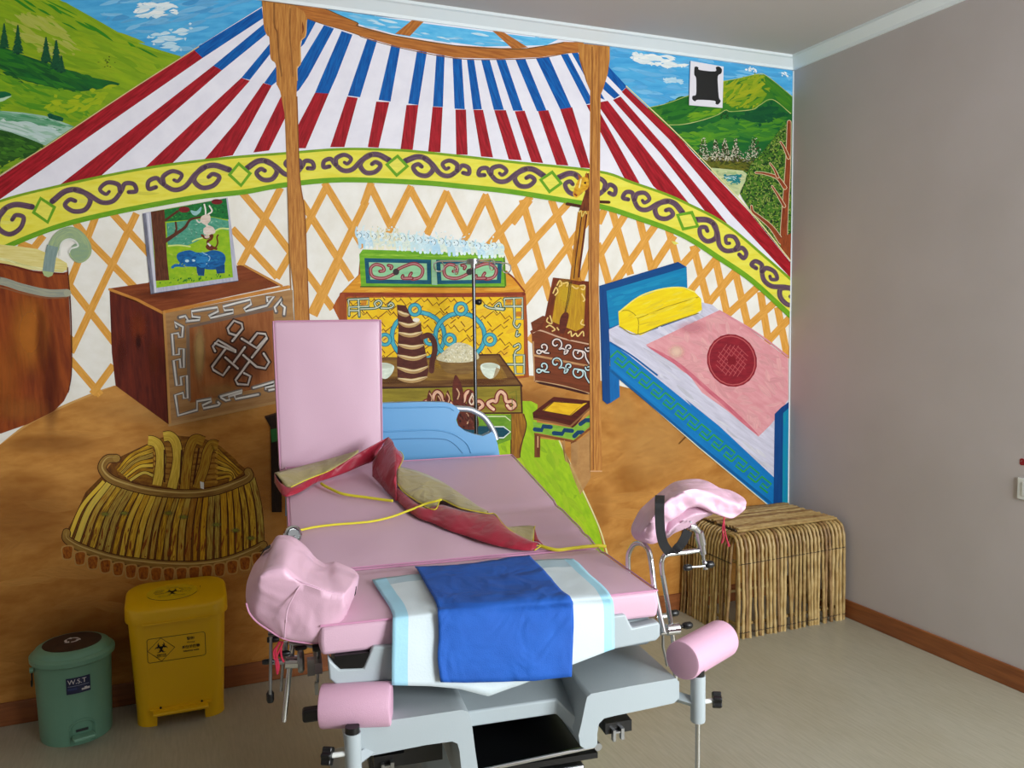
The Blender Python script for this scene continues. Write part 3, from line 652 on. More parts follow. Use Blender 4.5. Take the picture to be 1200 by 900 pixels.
for ox in (0, -200, -395):
    f = lambda t: [(a + ox / 5.294, b) for a, b in D6(t)]
    t = '785,740 760,720 750,700 780,685 800,690 810,650 830,630 855,650 865,690 900,690 918,715 890,735 870,715'
    K.line(f(t), 6.5, '7a2420'); K.line(f(t), 3.4, 'ecc8a8', 'd89c80')
K.poly(D6('185,90 240,95 255,125 285,190 335,200 340,260 365,390 382,500 370,545 280,565 190,550 185,450 195,250'), '5c2a1c', '481c14', st=(10, 5))
for t in ('190,130 225,150 262,155', '195,200 260,220 335,200', '192,265 270,280 345,262', '190,338 280,355 355,340', '187,405 290,425 372,400', '185,480 290,505 380,475', '190,550 280,562 375,540'):
    K.line(D6(t), 5, 'c8a46c', 'a07c4c', taper=.5); K.line([(a, b - 1) for a, b in D6(t)], 1.6, 'e8d4a4', taper=.6)
K.line(D6('345,290 385,280 415,320 420,380 405,440 400,500'), 6.5, '5c3024', '4a2018'); K.ell(*q6('305,185'), 4, 2.5, 'f0e8d8')
K.poly(D6('440,430 480,440 560,450 640,440 695,425 680,480 640,515 540,520 480,500'), '8c6c38', '705028', sm=True, st=(20, 4))
pile = D6('430,425 470,385 510,350 560,325 620,335 660,360 690,400 690,425 640,445 560,450 480,445')
K.poly(pile, 'd8d0ac', 'c4bc98', sm=True, st=(3, 3)); K.daubs(260, pile, 'f4f0dc', 'a49c74', 2.6, 1.5, 0, 90)
for ox in (0, -124):
    f = lambda t: [(a + ox, b) for a, b in D6(t)]
    K.poly(f('705,465 765,450 822,470 815,510 785,545 755,548 720,520'), 'e4ecdc', 'c8d4c4', sm=True, st=(6, 4)); K.ell(*f('765,470')[0], 9.5, 3, 'c8d0bc')
K.poly(D7('120,170 150,185 175,250 70,250 100,240'), 'b08030', al=.5)
def flame(t): K.poly(D6(t), '4a1a12', '6a2c1c', sm=True, st=(4, 8), ang=90); p = D6(t); cx = sum(a for a, b in p) / len(p); cy = sum(b for a, b in p) / len(p); K.line([(cx - 1, cy - 6), (cx + 2, cy), (cx, cy + 7)], 1.4, 'd8a884')
for t in ('550,525 590,600 600,700 560,720 535,700 530,600', '385,620 405,660 410,700 370,700', '500,620 520,690 480,700', '640,620 680,690 690,740 630,740 620,690', '560,700 640,720 690,800 680,860 600,860 560,820', '440,640 470,700 430,720'): flame(t)
K.daubs(60, D6('560,700 690,720 690,860 580,850'), '7a3c2c', '2c0c0a', 10, 3, 70, 40)
K.line(D6('650,640 665,680 650,710 635,690 650,650'), 1.6, 'ecd4bc')
K.line(D6('880,640 925,625 930,720 900,740 900,660'), .8, '5c6c20', sm=False)
# little dark stool end showing beside the headrest
K.poly(C4('930,565 972,550 990,560 990,900 955,900 950,600'), '2c1a10', '1a100a', ang=88, st=(8, 2)); K.poly(C4('950,610 975,605 975,650 955,655'), '2c6a34')
K.line(C4('932,565 975,552'), 2, '4a3020')
# drawers
K.poly(D8('90,850 160,800 210,580') + [(692, 330), (692, 480)] + D7('740,350 370,265') + [(623, 392)], '7c3818', '5c2410', ang=8, st=(30, 3))
K.poly(D5('1170,740 1160,690 1230,650') + [(692, 380), (692, 482)] + D7('740,345 375,262 360,0'), '7c3a1c', '643014', ang=10, st=(30, 3))
K.line(D7('372,92 560,130 740,165'), 2.4, 'c89868', 'a87848'); K.line(D7('378,262 560,295 735,345'), 2, 'c8a074'); K.line(D7('365,0 372,262'), 1.6, 'c09060'); K.line(D7('380,268 560,305 735,350'), 3, '3c140c', taper=.2)
K.line(C5('672,270 700,262 780,290 870,310'), 1.6, 'd0a888')
def spiral(f, x, y, r0, a0, a1, n=14):
    return [f('%f,%f' % (x + r0 * (.22 + .78 * (1 - i / n)) * math.cos(R(a0 + (a1 - a0) * i / n)), y + r0 * (.22 + .78 * (1 - i / n)) * math.sin(R(a0 + (a1 - a0) * i / n))))[0] for i in range(n + 1)]
for yy in (0, 125):
    f = lambda t: [(a, b + yy / 5.625) for a, b in D7(t)]
    L_ = [spiral(f, 515, 15, 42, 60, -330)[::-1] + f('560,48 590,70') + spiral(f, 590, 70, 34, 0, 330)[6:], spiral(f, 668, 82, 42, 200, -180), spiral(f, 668, 82, 42, -160, 0)[:3] + f('700,70 712,110 735,150'),
          spiral(f, 432, 38, 34, 150, -240), spiral(f, 400, 66, 20, -20, 330), spiral(f, 728, 50, 20, 200, -150), f('470,78 440,75 425,60'), spiral(f, 600, 40, 22, 160, 480)]
    for q_ in L_: K.line(q_, 3.6, '2c100c')
    for q_ in L_: K.line(q_, 1.6, 'e4d4cc' if yy == 0 else 'c0d8d8')
# horse-head fiddle
K.poly(D8('330,250 380,245 360,420 340,560 350,600 290,590 305,450'), 'c88c20', '8c4c18', ang=95, st=(20, 1.6)); K.line(D8('350,270 325,450 310,585'), 1.2, '3c1810'); K.line(D8('375,260 350,450 335,580'), 2, '5c2410')
K.poly(D8('205,580 290,592 388,605 385,880 290,895 160,835 95,860 160,800'), '7c3410', '5c240c', ang=100, st=(20, 3))
K.poly(D8('240,600 370,625 360,830 320,850 200,800 215,700'), 'c89c1c', 'a87818', ang=95, st=(20, 2)); K.soft(662, 345, 14, 22, 'e0bc2c', .6)
K.line(D8('290,600 280,680 265,755'), 1.0, '3c2410'); K.line(D8('297,600 287,680 270,755'), .8, '3c2410')
K.poly(D8('262,755 285,765 275,820 262,858 240,855 240,790'), '4a1c10', '6a2c18', sm=True)
for t in ('225,620 240,595 250,615 235,625', '255,610 280,605 275,625', '340,620 365,620 360,640 345,635', '205,660 220,630 230,650 215,670', '350,660 365,690 355,700', '180,780 175,800 200,810 190,770', '170,830 190,820 215,840 200,850', '225,830 235,845', '355,790 345,810 365,820', '280,860 295,850 300,875 320,860 330,875 355,850 360,875', '300,620 320,635 335,630'):
    K.line(D8(t), 1.5, 'e8c878')
K.line(D8('275,210 340,222'), 3.6, '4a2414', sm=False); K.line(D8('435,200 485,202'), 3.6, '4a2414', sm=False)
K.poly(D8('385,55 388,245 335,245 350,200 372,130 365,60'), '7c3c18', '54240f', ang=95, st=(10, 2))
K.line(D8('333,255 345,245 350,275 365,248 372,262'), 1.4, 'e0c060')
K.poly(D8('325,100 340,80 370,75 382,90 380,130 350,155 325,178 308,172 305,150'), 'e4b428', 'c0801c', sm=True, st=(6, 4)); K.poly(D8('328,60 345,75 335,90'), 'a85c1c'); K.poly(D8('372,50 380,80 362,75'), 'a85c1c'); K.line(D8('345,85 335,130'), 1.6, 'f8e898'); K.line(D8('310,160 325,170'), 2, '8c3418'); K.ell(*D8('365,105')[0], 1.4, 1.4, '3c1810')
# stool with yellow seat
K.poly(D7('360,470 500,365 742,392 742,430 630,575 600,560 365,510'), '5c1c0c', '401408', ang=10, st=(20, 3)); K.poly(D7('425,455 500,395 690,410 720,405 610,490'), 'e8bc1c', 'd8a414', ang=10, st=(10, 4)); K.line(D7('430,458 500,398 690,412 605,490 432,460'), 1, '4a1c0c', sm=False)
K.line(D7('365,510 500,535 610,560 740,440'), 2.2, '8c5c34', sm=False)
K.poly(D7('362,530 625,570 740,480 740,560 632,650 370,600'), '86b43c', '6fa02c', st=(10, 5))
for t in ('375,580 420,585 430,560 480,565', '500,605 555,610 570,585 620,590', '635,625 660,600 690,600', '675,545 710,520 738,520'): K.line(D7(t), 5, '0e3c60', sm=False)
K.poly(D7('370,602 630,652 742,565 742,580 632,668 372,620'), '8c5424', '6a3818', st=(20, 3))
for t in ('372,615 412,625 410,765 372,765', '612,665 655,655 660,800 640,818 618,805'): K.poly(D7(t), '7c4420', '5c2c14', ang=90, st=(20, 2)); K.line(D7('395,625 395,700'), 1.5, 'd0a070')
K.poly([(658, 518), (662, 515), (662, 540), (669, 545), (669, 520), (680, 515), (692, 505), (692, 560), (680, 580), (672, 560)], 'd4a468', 'c0905a', st=(10, 10), al=.6)
# right post
wood(C2('830,152 942,165 942,210 935,260 920,310 910,335 908,600 905,900') + C5('903,100 915,755 875,757 873,600 868,0') + C2('872,500 873,320 860,290 835,210'))
K.line(C2('880,165 880,400 876,900') + C5('880,300 885,750'), 1.2, '8a5426'); K.line(C2('905,165 900,600'), 1.2, '9a6230'); K.line(C2('835,200 862,290'), 1, '8a5426')
for i in range(24):
    y = rnd.uniform(60, 540); x = 696 + rnd.uniform(-4, 5); K.line([(x, y), (x + .5, y + rnd.uniform(8, 22))], 1.3, rnd.choice(['8c5424', 'a86c34', 'd8a058', '7a4420']), taper=1)
K.line([(691, 552), (705, 552)], 1.4, 'd8a878', sm=False)
# painted bed
K.poly(D9('60,175 520,35 570,65 575,200 720,600') + D9('115,430 118,500 120,860 105,868 78,845'), '0a5a98', '084c88', st=(20, 4))
K.poly(D9('100,205 570,65 575,260 118,420'), '0d86b4', '0a76aa', ang=-15, st=(40, 4)); K.daubs(40, D9('120,220 560,90 560,180 130,330'), '1c98c4', '0a78a8', 30, 4, -16, 5, al=.6)
K.poly(D9('60,175 520,35 570,65 100,205'), '084888', '0a4078', ang=-16, st=(30, 3)); K.poly(D9('60,175 100,205 118,420 122,860 105,868 78,845'), '083c78', '0a4684', ang=90, st=(30, 3))
K.poly(D9('118,640 175,710 178,825 122,862'), '0c6cb0', '0a5ca0', ang=90, st=(20, 4))
K.poly(D9('115,430 180,400 300,460 660,330 650,270 720,285 760,320 1165,600') + E1('1165,200 1085,310 1080,650 120,-150') + D9('118,500'), 'd4d2e2', 'bebccc', ang=35, st=(30, 4))
K.daubs(110, D9('130,440 700,290 760,330 1160,900 400,700 130,510'), 'e6e4f0', 'b0aebe', 36, 4, 36, 8, al=.5)
K.daubs(60, E1('400,40 560,100 1070,560 1070,640 700,350'), 'e2e0e8', 'a8a8b8', 30, 4, 38, 8, al=.6)
K.poly(D9('330,520 760,318 900,400 1165,600') + E1('1165,190 1100,290 1060,340 990,408 800,250 660,150') + D9('520,610'), 'e0a0a4', 'd48c92', ang=35, st=(20, 6))
pk = D9('360,520 760,330 1150,600') + E1('1150,180 1000,380 700,140')
K.daubs(230, pk, 'e6aaaa', 'd8969a', 20, 6, 35, 50, al=.8); x, y = D9('510,560')[0]; K.soft(x, y, 12, 10, 'f4d4bc', .8); x, y = D9('600,420')[0]; K.soft(x, y, 22, 10, 'd8909a', .6)
K.line(D9('335,525 520,635 700,790') + E1('800,225 990,400'), 4.5, 'c05a6c', 'd07884', taper=.3)
K.line(D9('760,320 980,450 1165,590'), 2, 'c87c88', 'e0a0a8')
K.poly(D9('170,330 270,250 420,195 540,185 620,215 655,250 660,315 620,340 440,400 300,465 270,455 175,415'), 'f0d818', 'e8c812', sm=False, ang=-18, st=(30, 4))
K.line(D9('170,325 230,320 285,370 285,462'), 1.2, 'b49c18'); K.line(D9('285,365 450,300 640,240'), 1.2, 'b49c18'); K.line(D9('175,412 275,460 440,400 640,335'), 1.3, '8c8038'); K.line(D9('172,330 290,240 420,195 540,185 620,212'), 1.6, 'f6e868'); K.daubs(50, D9('200,320 540,200 640,240 640,310 300,440'), 'f8e440', 'e0c010', 26, 3, -20, 8, al=.6)
c = D9('835,612')[0]
K.ell(c[0], c[1], 29, 31.5, '94222e', '7c1a28', rot=-25, st=(12, 4)); K.ring(c[0], c[1], 26.5, 29, 1.2, 'c05a5c', rot=-25)
for i in range(4):
    for sg in (-1, 1):
        d = 3 + i * 4.2; e = 20 - i * 3.4
        K.line([(c[0] + sg * d * .8 - e * .65, c[1] - sg * d * .7 - e * .6), (c[0] + sg * d * .8 + e * .65, c[1] - sg * d * .7 + e * .6)], .8, 'b85054', sm=False, cap=False)
        K.line([(c[0] + sg * d * .7 - e * .5, c[1] + sg * d * .75 + e * .75), (c[0] + sg * d * .7 + e * .5, c[1] + sg * d * .75 - e * .75)], .8, 'b85054', sm=False, cap=False)
K.ell(c[0], c[1], 5, 5, '801824', rot=20)
K.poly(D9('118,505 230,580 600,880') + E1('560,185 760,345 1080,645 1080,800 1045,808 640,465 180,70 125,20') , '0d7cc0', '0a6cb0', ang=40, st=(40, 5))
K.line(D9('120,505 250,585 400,700'), 2, '0a5c9c'); K.line(E1('175,62 640,470 1045,806'), 1.2, 'd8e0c8', sm=False); K.line(E1('125,20 640,455 1060,795'), 3, '0a5c98', sm=False)
a0 = Vector(D9('140,575')[0]); a1 = Vector(E1('1060,720')[0]); dv = (a1 - a0); 
for i in range(13):
    t = i / 13; o_ = a0 + dv * t; u = dv.normalized(); n_ = Vector((-u.y, u.x)) * (1 - t * .1)
    s_ = dv.length / 13
    g = [(0, 5), (.05, -6), (.8, -6.5), (.78, .5), (.35, 0), (.36, 5.5), (1, 5)]
    K.line([tuple(o_ + u * a * s_ + n_ * b) for a, b in g], 2.1, '149048', '3ca02c', sm=False)
K.poly(E1('1085,275 1125,235 1168,205 1168,640 1160,800 1078,802'), '0a4684', '083c78', ang=90, st=(30, 3)); K.poly(E1('1135,270 1168,240 1168,800 1130,800'), '0c7cb0', '0a8c9c', ang=90, st=(30, 3))
K.line([(931.5, 80), (926.8, 300), (925.2, 410), (923.5, 590)], 2, 'f0ecec', sm=False)
# basket
bo = D4('75,560 80,545 110,490 180,340 260,260 330,170 500,90 610,42 700,60 790,60 870,95 960,180 1040,240 1080,420 1110,600 1090,640 900,720 500,720 300,670 100,600')
K.poly(bo, '7c4c14', '5c3410', ang=80, st=(20, 4))
K.poly(D4('330,210 500,90 610,42 760,55 880,100 960,170 1010,240 900,300 700,330 480,300 350,250'), '9c6a1c', '6a3c10', st=(10, 4))
def straw(p, w, c=None):
    c = c or rnd.choice(['dcb024', 'cc9c1c', 'e4bc34', 'b8862a', 'c8b04a'])
    K.line(p, w + 1.6, '4a240c', st=(10, 2), cap=False); K.line(p, w, c, rnd.choice(['8c5414', 'a86c14', 'e4c44c', '7a4414']), st=(16, 1.6), cap=False)
for i in range(7):
    f = i / 6; straw(D4('%d,%d %d,%d %d,%d' % (350 + f * 60, 230 + f * 50, 420 + f * 60, 150 + f * 90, 530, 95 + f * 160)), 5 - f * 2)
for i in range(6):
    f = i / 5; straw(D4('%d,%d %d,%d %d,%d' % (860, 120 + f * 150, 930 + f * 0, 190 + f * 70, 990 - f * 60, 240 + f * 50)), 5 - f * 2)
for i in range(7): K.line(D4('540,%d 700,%d 860,%d' % (110 + i * 28, 120 + i * 30, 120 + i * 28)), 4, 'b4842c', '8c5c1c')
for t in ('505,72 530,75 560,100 572,180 550,305', '585,52 620,50 650,90 658,180 628,320', '795,78 755,65 730,90 710,180 695,325', '868,100 835,95 812,140 800,200 760,320'): straw(D4(t), 11, 'c09a2c')
for t in ('590,120 590,290', '680,120 670,300', '770,110 740,300'): K.line(D4(t), 2, '4a240c')
tops = [(270 + i * 40, 275 + 75 * math.sin(min(1, i / 9) * 1.5) - max(0, i - 14) * 17) for i in range(20)]
for i in range(27):
    f = i / 26
    tx = 275 + f * 770; ty = 285 + 75 * math.sin(min(1, f * 1.5) * 1.6) - max(0, f - .72) * 330
    bx = 95 + f * 1000; by = 575 + 150 * math.sin(f * 2.75) ** .8 - (f > .5) * (f - .5) * 40
    straw(D4('%d,%d %d,%d %d,%d' % (tx, ty, tx + (bx - tx) * (.62 if f < .5 else .75), ty + (by - ty) * .45, bx, by)), rnd.uniform(4.5, 6.8))
K.daubs(70, D4('200,520 1080,520 1080,620 800,690 450,680 140,580'), '7c3a10', '94541c', 16, 1.8, 100, 8)
for x, y, a, c in (('380,450', 0, 0, 0), ('690,470', 0, 0, 0), ('860,510', 0, 0, 0), ('960,540', 0, 0, 0), ('1040,580', 0, 0, 0), ('280,455', 0, 0, 0), ('610,450', 0, 0, 0)):
    x, y = D4(x)[0]; K.soft(x, y, 8, 4, '8c8c3c', .8)
for t, w in (('340,165 290,170 265,215 300,265 380,300 520,335 700,350 850,335 980,290 1030,260 1025,235', 9), ('80,550 85,590 180,640 350,690 560,715 740,720 900,700 1040,650 1105,615', 8.5)):
    K.line(D4(t), w + 2, '4a240c'); K.line(D4(t), w, 'a07c38', '7c5424', st=(20, 2)); K.line([(a, b - 1.5) for a, b in D4(t)], 2, 'c8a860', taper=.3)
for i in range(16):
    f = i / 15; x = 85 + f * 990; y = 655 + 115 * math.sin(f * 2.9) ** .8
    p = D4('%d,%d' % (x, y))[0]; sq = [(-6.5, -7), (6.5, -8), (6.8, 2), (4.5, 8), (-4.5, 8.5), (-7, 3)]; K.poly([(p[0] + u, p[1] + v) for u, v in sq], 'c09450', sm=True); K.poly([(p[0] + u * .76, p[1] + v * .82) for u, v in sq], 'b4681c', '74380f', sm=True, ang=80, st=(6, 3))
K.poly(D4('775,285 795,290 795,325 778,320'), 'e8e8e4')
for t in ('0,330 3,336', '765,535 772,530'): K.line(pts('795,520 803,512'), 1.2, '6c4418')

def paint_material():
    m = bpy.data.materials.new('mural_paint'); m.use_nodes = True; nt = m.node_tree; N = nt.nodes.new; L = nt.links.new
    b = nt.nodes['Principled BSDF']; out = nt.nodes['Material Output']
    a1_ = N('ShaderNodeVertexColor'); a1_.layer_name = 'paint_a'; a2_ = N('ShaderNodeVertexColor'); a2_.layer_name = 'paint_b'
    uv = N('ShaderNodeUVMap'); uv.uv_map = 'brush'
    n = N('ShaderNodeTexNoise'); n.inputs['Scale'].default_value = 1; n.inputs['Detail'].default_value = 4; n.inputs['Roughness'].default_value = .6
    L(uv.outputs[0], n.inputs['Vector'])
    mr = N('ShaderNodeMapRange'); mr.inputs['From Min'].default_value = .34; mr.inputs['From Max'].default_value = .66; L(n.outputs['Fac'], mr.inputs['Value'])
    mx = N('ShaderNodeMix'); mx.data_type = 'RGBA'; L(mr.outputs[0], mx.inputs[0]); L(a1_.outputs['Color'], mx.inputs[6]); L(a2_.outputs['Color'], mx.inputs[7])
    L(mx.outputs[2], b.inputs['Base Color']); b.inputs['Roughness'].default_value = .62; b.inputs['Specular IOR Level'].default_value = .18
    L(a1_.outputs['Alpha'], b.inputs['Alpha'])
    return m
me = bpy.data.meshes.new('mural'); me.from_pydata(K.v, [], K.f)
ca = me.color_attributes.new('paint_a', 'FLOAT_COLOR', 'CORNER'); cb = me.color_attributes.new('paint_b', 'FLOAT_COLOR', 'CORNER'); uvl = me.uv_layers.new(name='brush')
ia = []; ib = []; iu = []
for lp in me.loops:
    v = lp.vertex_index; ia += K.a[v]; ib += K.b[v]; iu += K.uv[v]
ca.data.foreach_set('color', ia); cb.data.foreach_set('color', ib); uvl.data.foreach_set('uv', iu)
me.materials.append(paint_material())
mural = bpy.data.objects.new('mural', me); col.objects.link(mural)
tag(mural, 'large colourful mural of the inside of a striped yurt painted across the back wall', 'mural')
print('MURAL', len(K.f), 'layers', K.n, 'depth', K.top * STEP, K.top)
# ------------------------------------------------------------------ room shell
YF, YW = -5.0, XL
m_wall = mat('wall_plaster', 'bdb6b4', .75, spec=.3, bump=.12, bscale=160, c2='b6afac', vscale=2.2)
m_ceil = mat('ceiling_paint', 'c2bfbd', .8, spec=.2, bump=.06, bscale=120)
m_trimw = mat('cornice_paint', 'dfe8ea', .5, spec=.4)
m_base = mat('baseboard_wood', '94582e', .38, c2='7a4422', vscale=5, stretch=(1, 1, 14), bump=.05, bscale=20)

def floor_mat():
    m = bpy.data.materials.new('floor_vinyl'); m.use_nodes = True; nt = m.node_tree; N = nt.nodes.new; L = nt.links.new; b = nt.nodes['Principled BSDF']
    tc = N('ShaderNodeTexCoord'); mp = N('ShaderNodeMapping'); mp.inputs['Rotation'].default_value = (0, 0, R(6)); mp.inputs['Scale'].default_value = (26, 2.2, 1); L(tc.outputs['Object'], mp.inputs[0])
    n = N('ShaderNodeTexNoise'); n.inputs['Scale'].default_value = 4; n.inputs['Detail'].default_value = 6; n.inputs['Roughness'].default_value = .65; L(mp.outputs[0], n.inputs['Vector'])
    n2 = N('ShaderNodeTexNoise'); n2.inputs['Scale'].default_value = 2.2; n2.inputs['Detail'].default_value = 3; L(tc.outputs['Object'], n2.inputs['Vector'])
    cr = N('ShaderNodeValToRGB'); e = cr.color_ramp.elements; e[0].position = .3; e[0].color = (*lin('a09c8b'), 1); e[1].position = .72; e[1].color = (*lin('b2ae9d'), 1); q = e.new(.5); q.color = (*lin('a9a593'), 1)
    L(n.outputs['Fac'], cr.inputs[0])
    mx = N('ShaderNodeMix'); mx.data_type = 'RGBA'; mx.blend_type = 'MULTIPLY'; mx.inputs[0].default_value = 1
    c2 = N('ShaderNodeValToRGB'); c2.color_ramp.elements[0].color = (.93, .91, .87, 1); c2.color_ramp.elements[0].position = .35; c2.color_ramp.elements[1].color = (1, 1, 1, 1); c2.color_ramp.elements[1].position = .65; L(n2.outputs['Fac'], c2.inputs[0])
    L(cr.outputs[0], mx.inputs[6]); L(c2.outputs[0], mx.inputs[7]); L(mx.outputs[2], b.inputs['Base Color'])
    b.inputs['Roughness'].default_value = .38; b.inputs['Specular IOR Level'].default_value = .45
    bp = N('ShaderNodeBump'); bp.inputs['Strength'].default_value = .08; bp.inputs['Distance'].default_value = .002; L(n.outputs['Fac'], bp.inputs['Height']); L(bp.outputs[0], b.inputs['Normal'])
    return m
T = .12
def struct(name, mb, m, smooth=False): o = mb.build(name, m, smooth=smooth); o['kind'] = 'structure'; return o
struct('floor', MB().box(YW - T, T, YF - T, T, -.1, 0), floor_mat())
struct('ceiling', MB().box(YW - T, T, YF - T, T, H, H + .1), m_ceil)
struct('wall_back', MB().box(YW - T, T, 0, T, 0, H), m_wall)
struct('wall_right', MB().box(0, T, YF - T, 0, 0, H), m_wall)
struct('wall_left', MB().box(YW - T, YW, YF - T, 0, 0, H), m_wall)
WX0, WX1, WZ0, WZ1 = -1.55, -.15, .95, 2.35       # the window behind the camera
struct('wall_front', MB().box(YW, WX0, YF - T, YF, 0, H).box(WX1, 0, YF - T, YF, 0, H).box(WX0, WX1, YF - T, YF, 0, WZ0).box(WX0, WX1, YF - T, YF, WZ1, H), m_wall)
m_pvc = mat('window_pvc', 'eceeee', .35)
wf = MB()
for x in (WX0, (WX0 + WX1) / 2 - .03, WX1 - .06): wf.box(x, x + .06, YF - .08, YF - .02, WZ0, WZ1)
for z in (WZ0, WZ1 - .06): wf.box(WX0, WX1, YF - .08, YF - .02, z, z + .06)
win = struct('window_1', wf, m_pvc)
gm = bpy.data.materials.new('window_glass'); gm.use_nodes = True; nt = gm.node_tree; g = nt.nodes['Principled BSDF']; g.inputs['Transmission Weight'].default_value = 1; g.inputs['Roughness'].default_value = 0; g.inputs['IOR'].default_value = 1.0; g.inputs['Base Color'].default_value = (1, 1, 1, 1)
MB().box(WX0 + .05, WX1 - .05, YF - .055, YF - .045, WZ0 + .05, WZ1 - .05).build('pane', gm, win, smooth=False)
# cornice and baseboards
def cornice(name, ax, a, b):
    prof = [(0, HC), (.012, HC), (.016, HC + .012), (.05, H - .016), (.06, H - .012), (.06, H), (0, H)]
    mb = MB(); n = len(prof); vs = []
    for t in (a, b):
        for d, z in prof: vs.append((t, -d, z) if ax == 'y' else (-d, t, z))
    mb.add(vs, [(i, (i + 1) % n, (i + 1) % n + n, i + n) for i in range(n)] + [tuple(range(n)), tuple(range(2 * n - 1, n - 1, -1))])
    struct(name, mb, m_trimw)
cornice('trim_1', 'y', YW, 0); cornice('trim_2', 'x', YF, -.0)
def bb(name, x0, x1, y0, y1):
    o = struct(name, MB().box(x0, x1, y0, y1, 0, .09), m_base); add_mod_bevel(o, .004, 2)
bb('baseboard_back', YW, -.013, -.013, 0); bb('baseboard_right', -.013, 0, YF, -.0); bb('baseboard_left', YW, YW + .013, YF, -.013)
struct('trim_3', MB().box(-.006, -.0005, -.006, -.0005, .09, HC), m_trimw)
# switch on the right wall
m_sw = mat('switch_plastic', 'd8dcd8', .35)
p = on_plane(1195, 572, (1, 0, 0), 0)
sw = empty('light_switch', (0, p.y - .037, p.z)); tag(sw, 'white square light switch at the right edge of the grey wall', 'light switch')
o = MB().box(-.008, 0, -.043, .043, -.043, .043).build('plate', m_sw, sw); add_mod_bevel(o, .003)
o = MB().box(-.011, -.0075, -.022, .022, -.028, .028).build('rocker', m_sw, sw); add_mod_bevel(o, .002)
# the end of a red sticker word above the switch
def text_mesh(txt, size, m, parent=None, name='lettering', loc=(0, 0, 0), rot=(0, 0, 0), ext=.0004, align='CENTER', bold=0):
    cu = bpy.data.curves.new('t', 'FONT'); cu.body = txt; cu.size = size; cu.extrude = ext; cu.align_x = align; cu.align_y = 'CENTER'; cu.offset = bold
    t = bpy.data.objects.new('t', cu); col.objects.link(t); bpy.context.view_layer.update()
    dg = bpy.context.evaluated_depsgraph_get(); me_ = bpy.data.meshes.new_from_object(t.evaluated_get(dg)); bpy.data.objects.remove(t)
    o = bpy.data.objects.new(name, me_); me_.materials.clear(); me_.materials.append(m); col.objects.link(o)
    o.location = loc; o.rotation_euler = rot
    if parent: o.parent = parent
    return o
m_red = mat('red_vinyl', '8c1020', .5)
p = on_plane(1197, 540, (1, 0, 0), 0)
st = text_mesh('a', .05, m_red, name='wall_lettering', loc=(-.0006, p.y - .005, p.z), rot=(R(90), 0, R(-90)), bold=.002)
tag(st, 'small dark red letter on the grey wall above the light switch', 'lettering')
# white paper with a black painted patch, high on the mural
m_paper = mat('white_paper', 'e2dfe6', .7); m_blk = mat('black_paint', '101010', .45, bump=.2, bscale=40)
pc = on_plane(827, 99, (0, 1, 0), 0)
q = lambda t: [(a - pc.x, b - pc.z) for a, b in [(lambda v: (v.x, v.z))(on_plane(x, y, (0, 1, 0), 0)) for x, y in E2(t)]]
card = empty('wall_card', (pc.x, -.0065, pc.z)); tag(card, 'white card with a black painted rectangle stuck high on the mural near the corner', 'card')
MX = Matrix.Rotation(R(90), 4, 'X')
MB().prism(q('408,72 640,112 632,402 398,382'), 0, .003, MX).build('paper', m_paper, card, smooth=False)
bl = [(v.x, v.y) for v in catmull([(a, b, 0) for a, b in q('440,112 462,118 470,136 580,146 585,118 605,112 626,130 622,160 598,180 600,260 606,330 618,355 600,378 582,372 575,352 460,345 440,356 420,342 422,318 445,310 448,250 446,190 434,170 434,130')], 3, True)]
MB().prism(bl, .003, .0042, MX).build('painted_patch', m_blk, card, smooth=False)
# ------------------------------------------------------------------ examination bed
BO = Vector((-2.50428544, -2.0246069, 0)); BA = R(-7.251302531)
BX = Vector((math.cos(BA), math.sin(BA), 0)); BY = Vector((-BX.y, BX.x, 0)); BZ = Vector((0, 0, 1))
def toL(P): d = P - BO; return Vector((d.dot(BX), d.dot(BY), d.z))
AX = {'x': BX, 'y': BY, 'z': BZ}
def BL(px, py, ax, v): n = AX[ax]; return toL(on_plane(px, py, n, v + n.dot(BO)))
SL = .115 / .828; ZT = .93
def BP(px, py, off=0):       # a point lying (off) above the sloping back cushion
    n = BZ - BY * SL; return toL(on_plane(px, py, n, ZT - SL * .352 + off + n.dot(BO)))
def PP(t, ox, oy, s, ax, v): return [BL(a, b, ax, v) for a, b in pts(t, ox, oy, s)]
m_pink = mat('pink_leatherette', 'd0acbe', .45, spec=.4, bump=.12, bscale=420, coat=.05)
m_pink2 = mat('pink_leatherette_soft', 'deb5c9', .42, spec=.4, bump=.1, bscale=420, coat=.05, crease=9)
m_pipe = mat('pink_piping', 'c98fae', .45)
m_foam = mat('pink_foam', 'd4a8bf', .55, bump=.25, bscale=500)
m_grey = mat('grey_abs', 'a9b4b8', .38, spec=.45, bump=.05, bscale=300)
m_greyd = mat('grey_abs_dark', '7c868a', .45)
m_chr = mat('chrome', 'd4d6d8', .16, metal=1)
m_steel = mat('brushed_steel', 'a8aaac', .32, metal=1)
m_bk = mat('black_plastic', '0c0c0d', .35)
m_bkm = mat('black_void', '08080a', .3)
m_blue = mat('blue_abs', '5f9ccb', .32, spec=.5, coat=.15)
m_alu = mat('aluminium_tube', 'bcc4ce', .42, metal=.8)
m_redc = mat('red_cord', 'b01c3c', .7)
m_strap = mat('black_webbing', '0e0e10', .8, bump=.3, bscale=700)
bed = empty('examination_bed', BO, BA)
tag(bed, 'pink padded gynaecological examination bed on a grey plastic base in the middle of the room', 'bed')

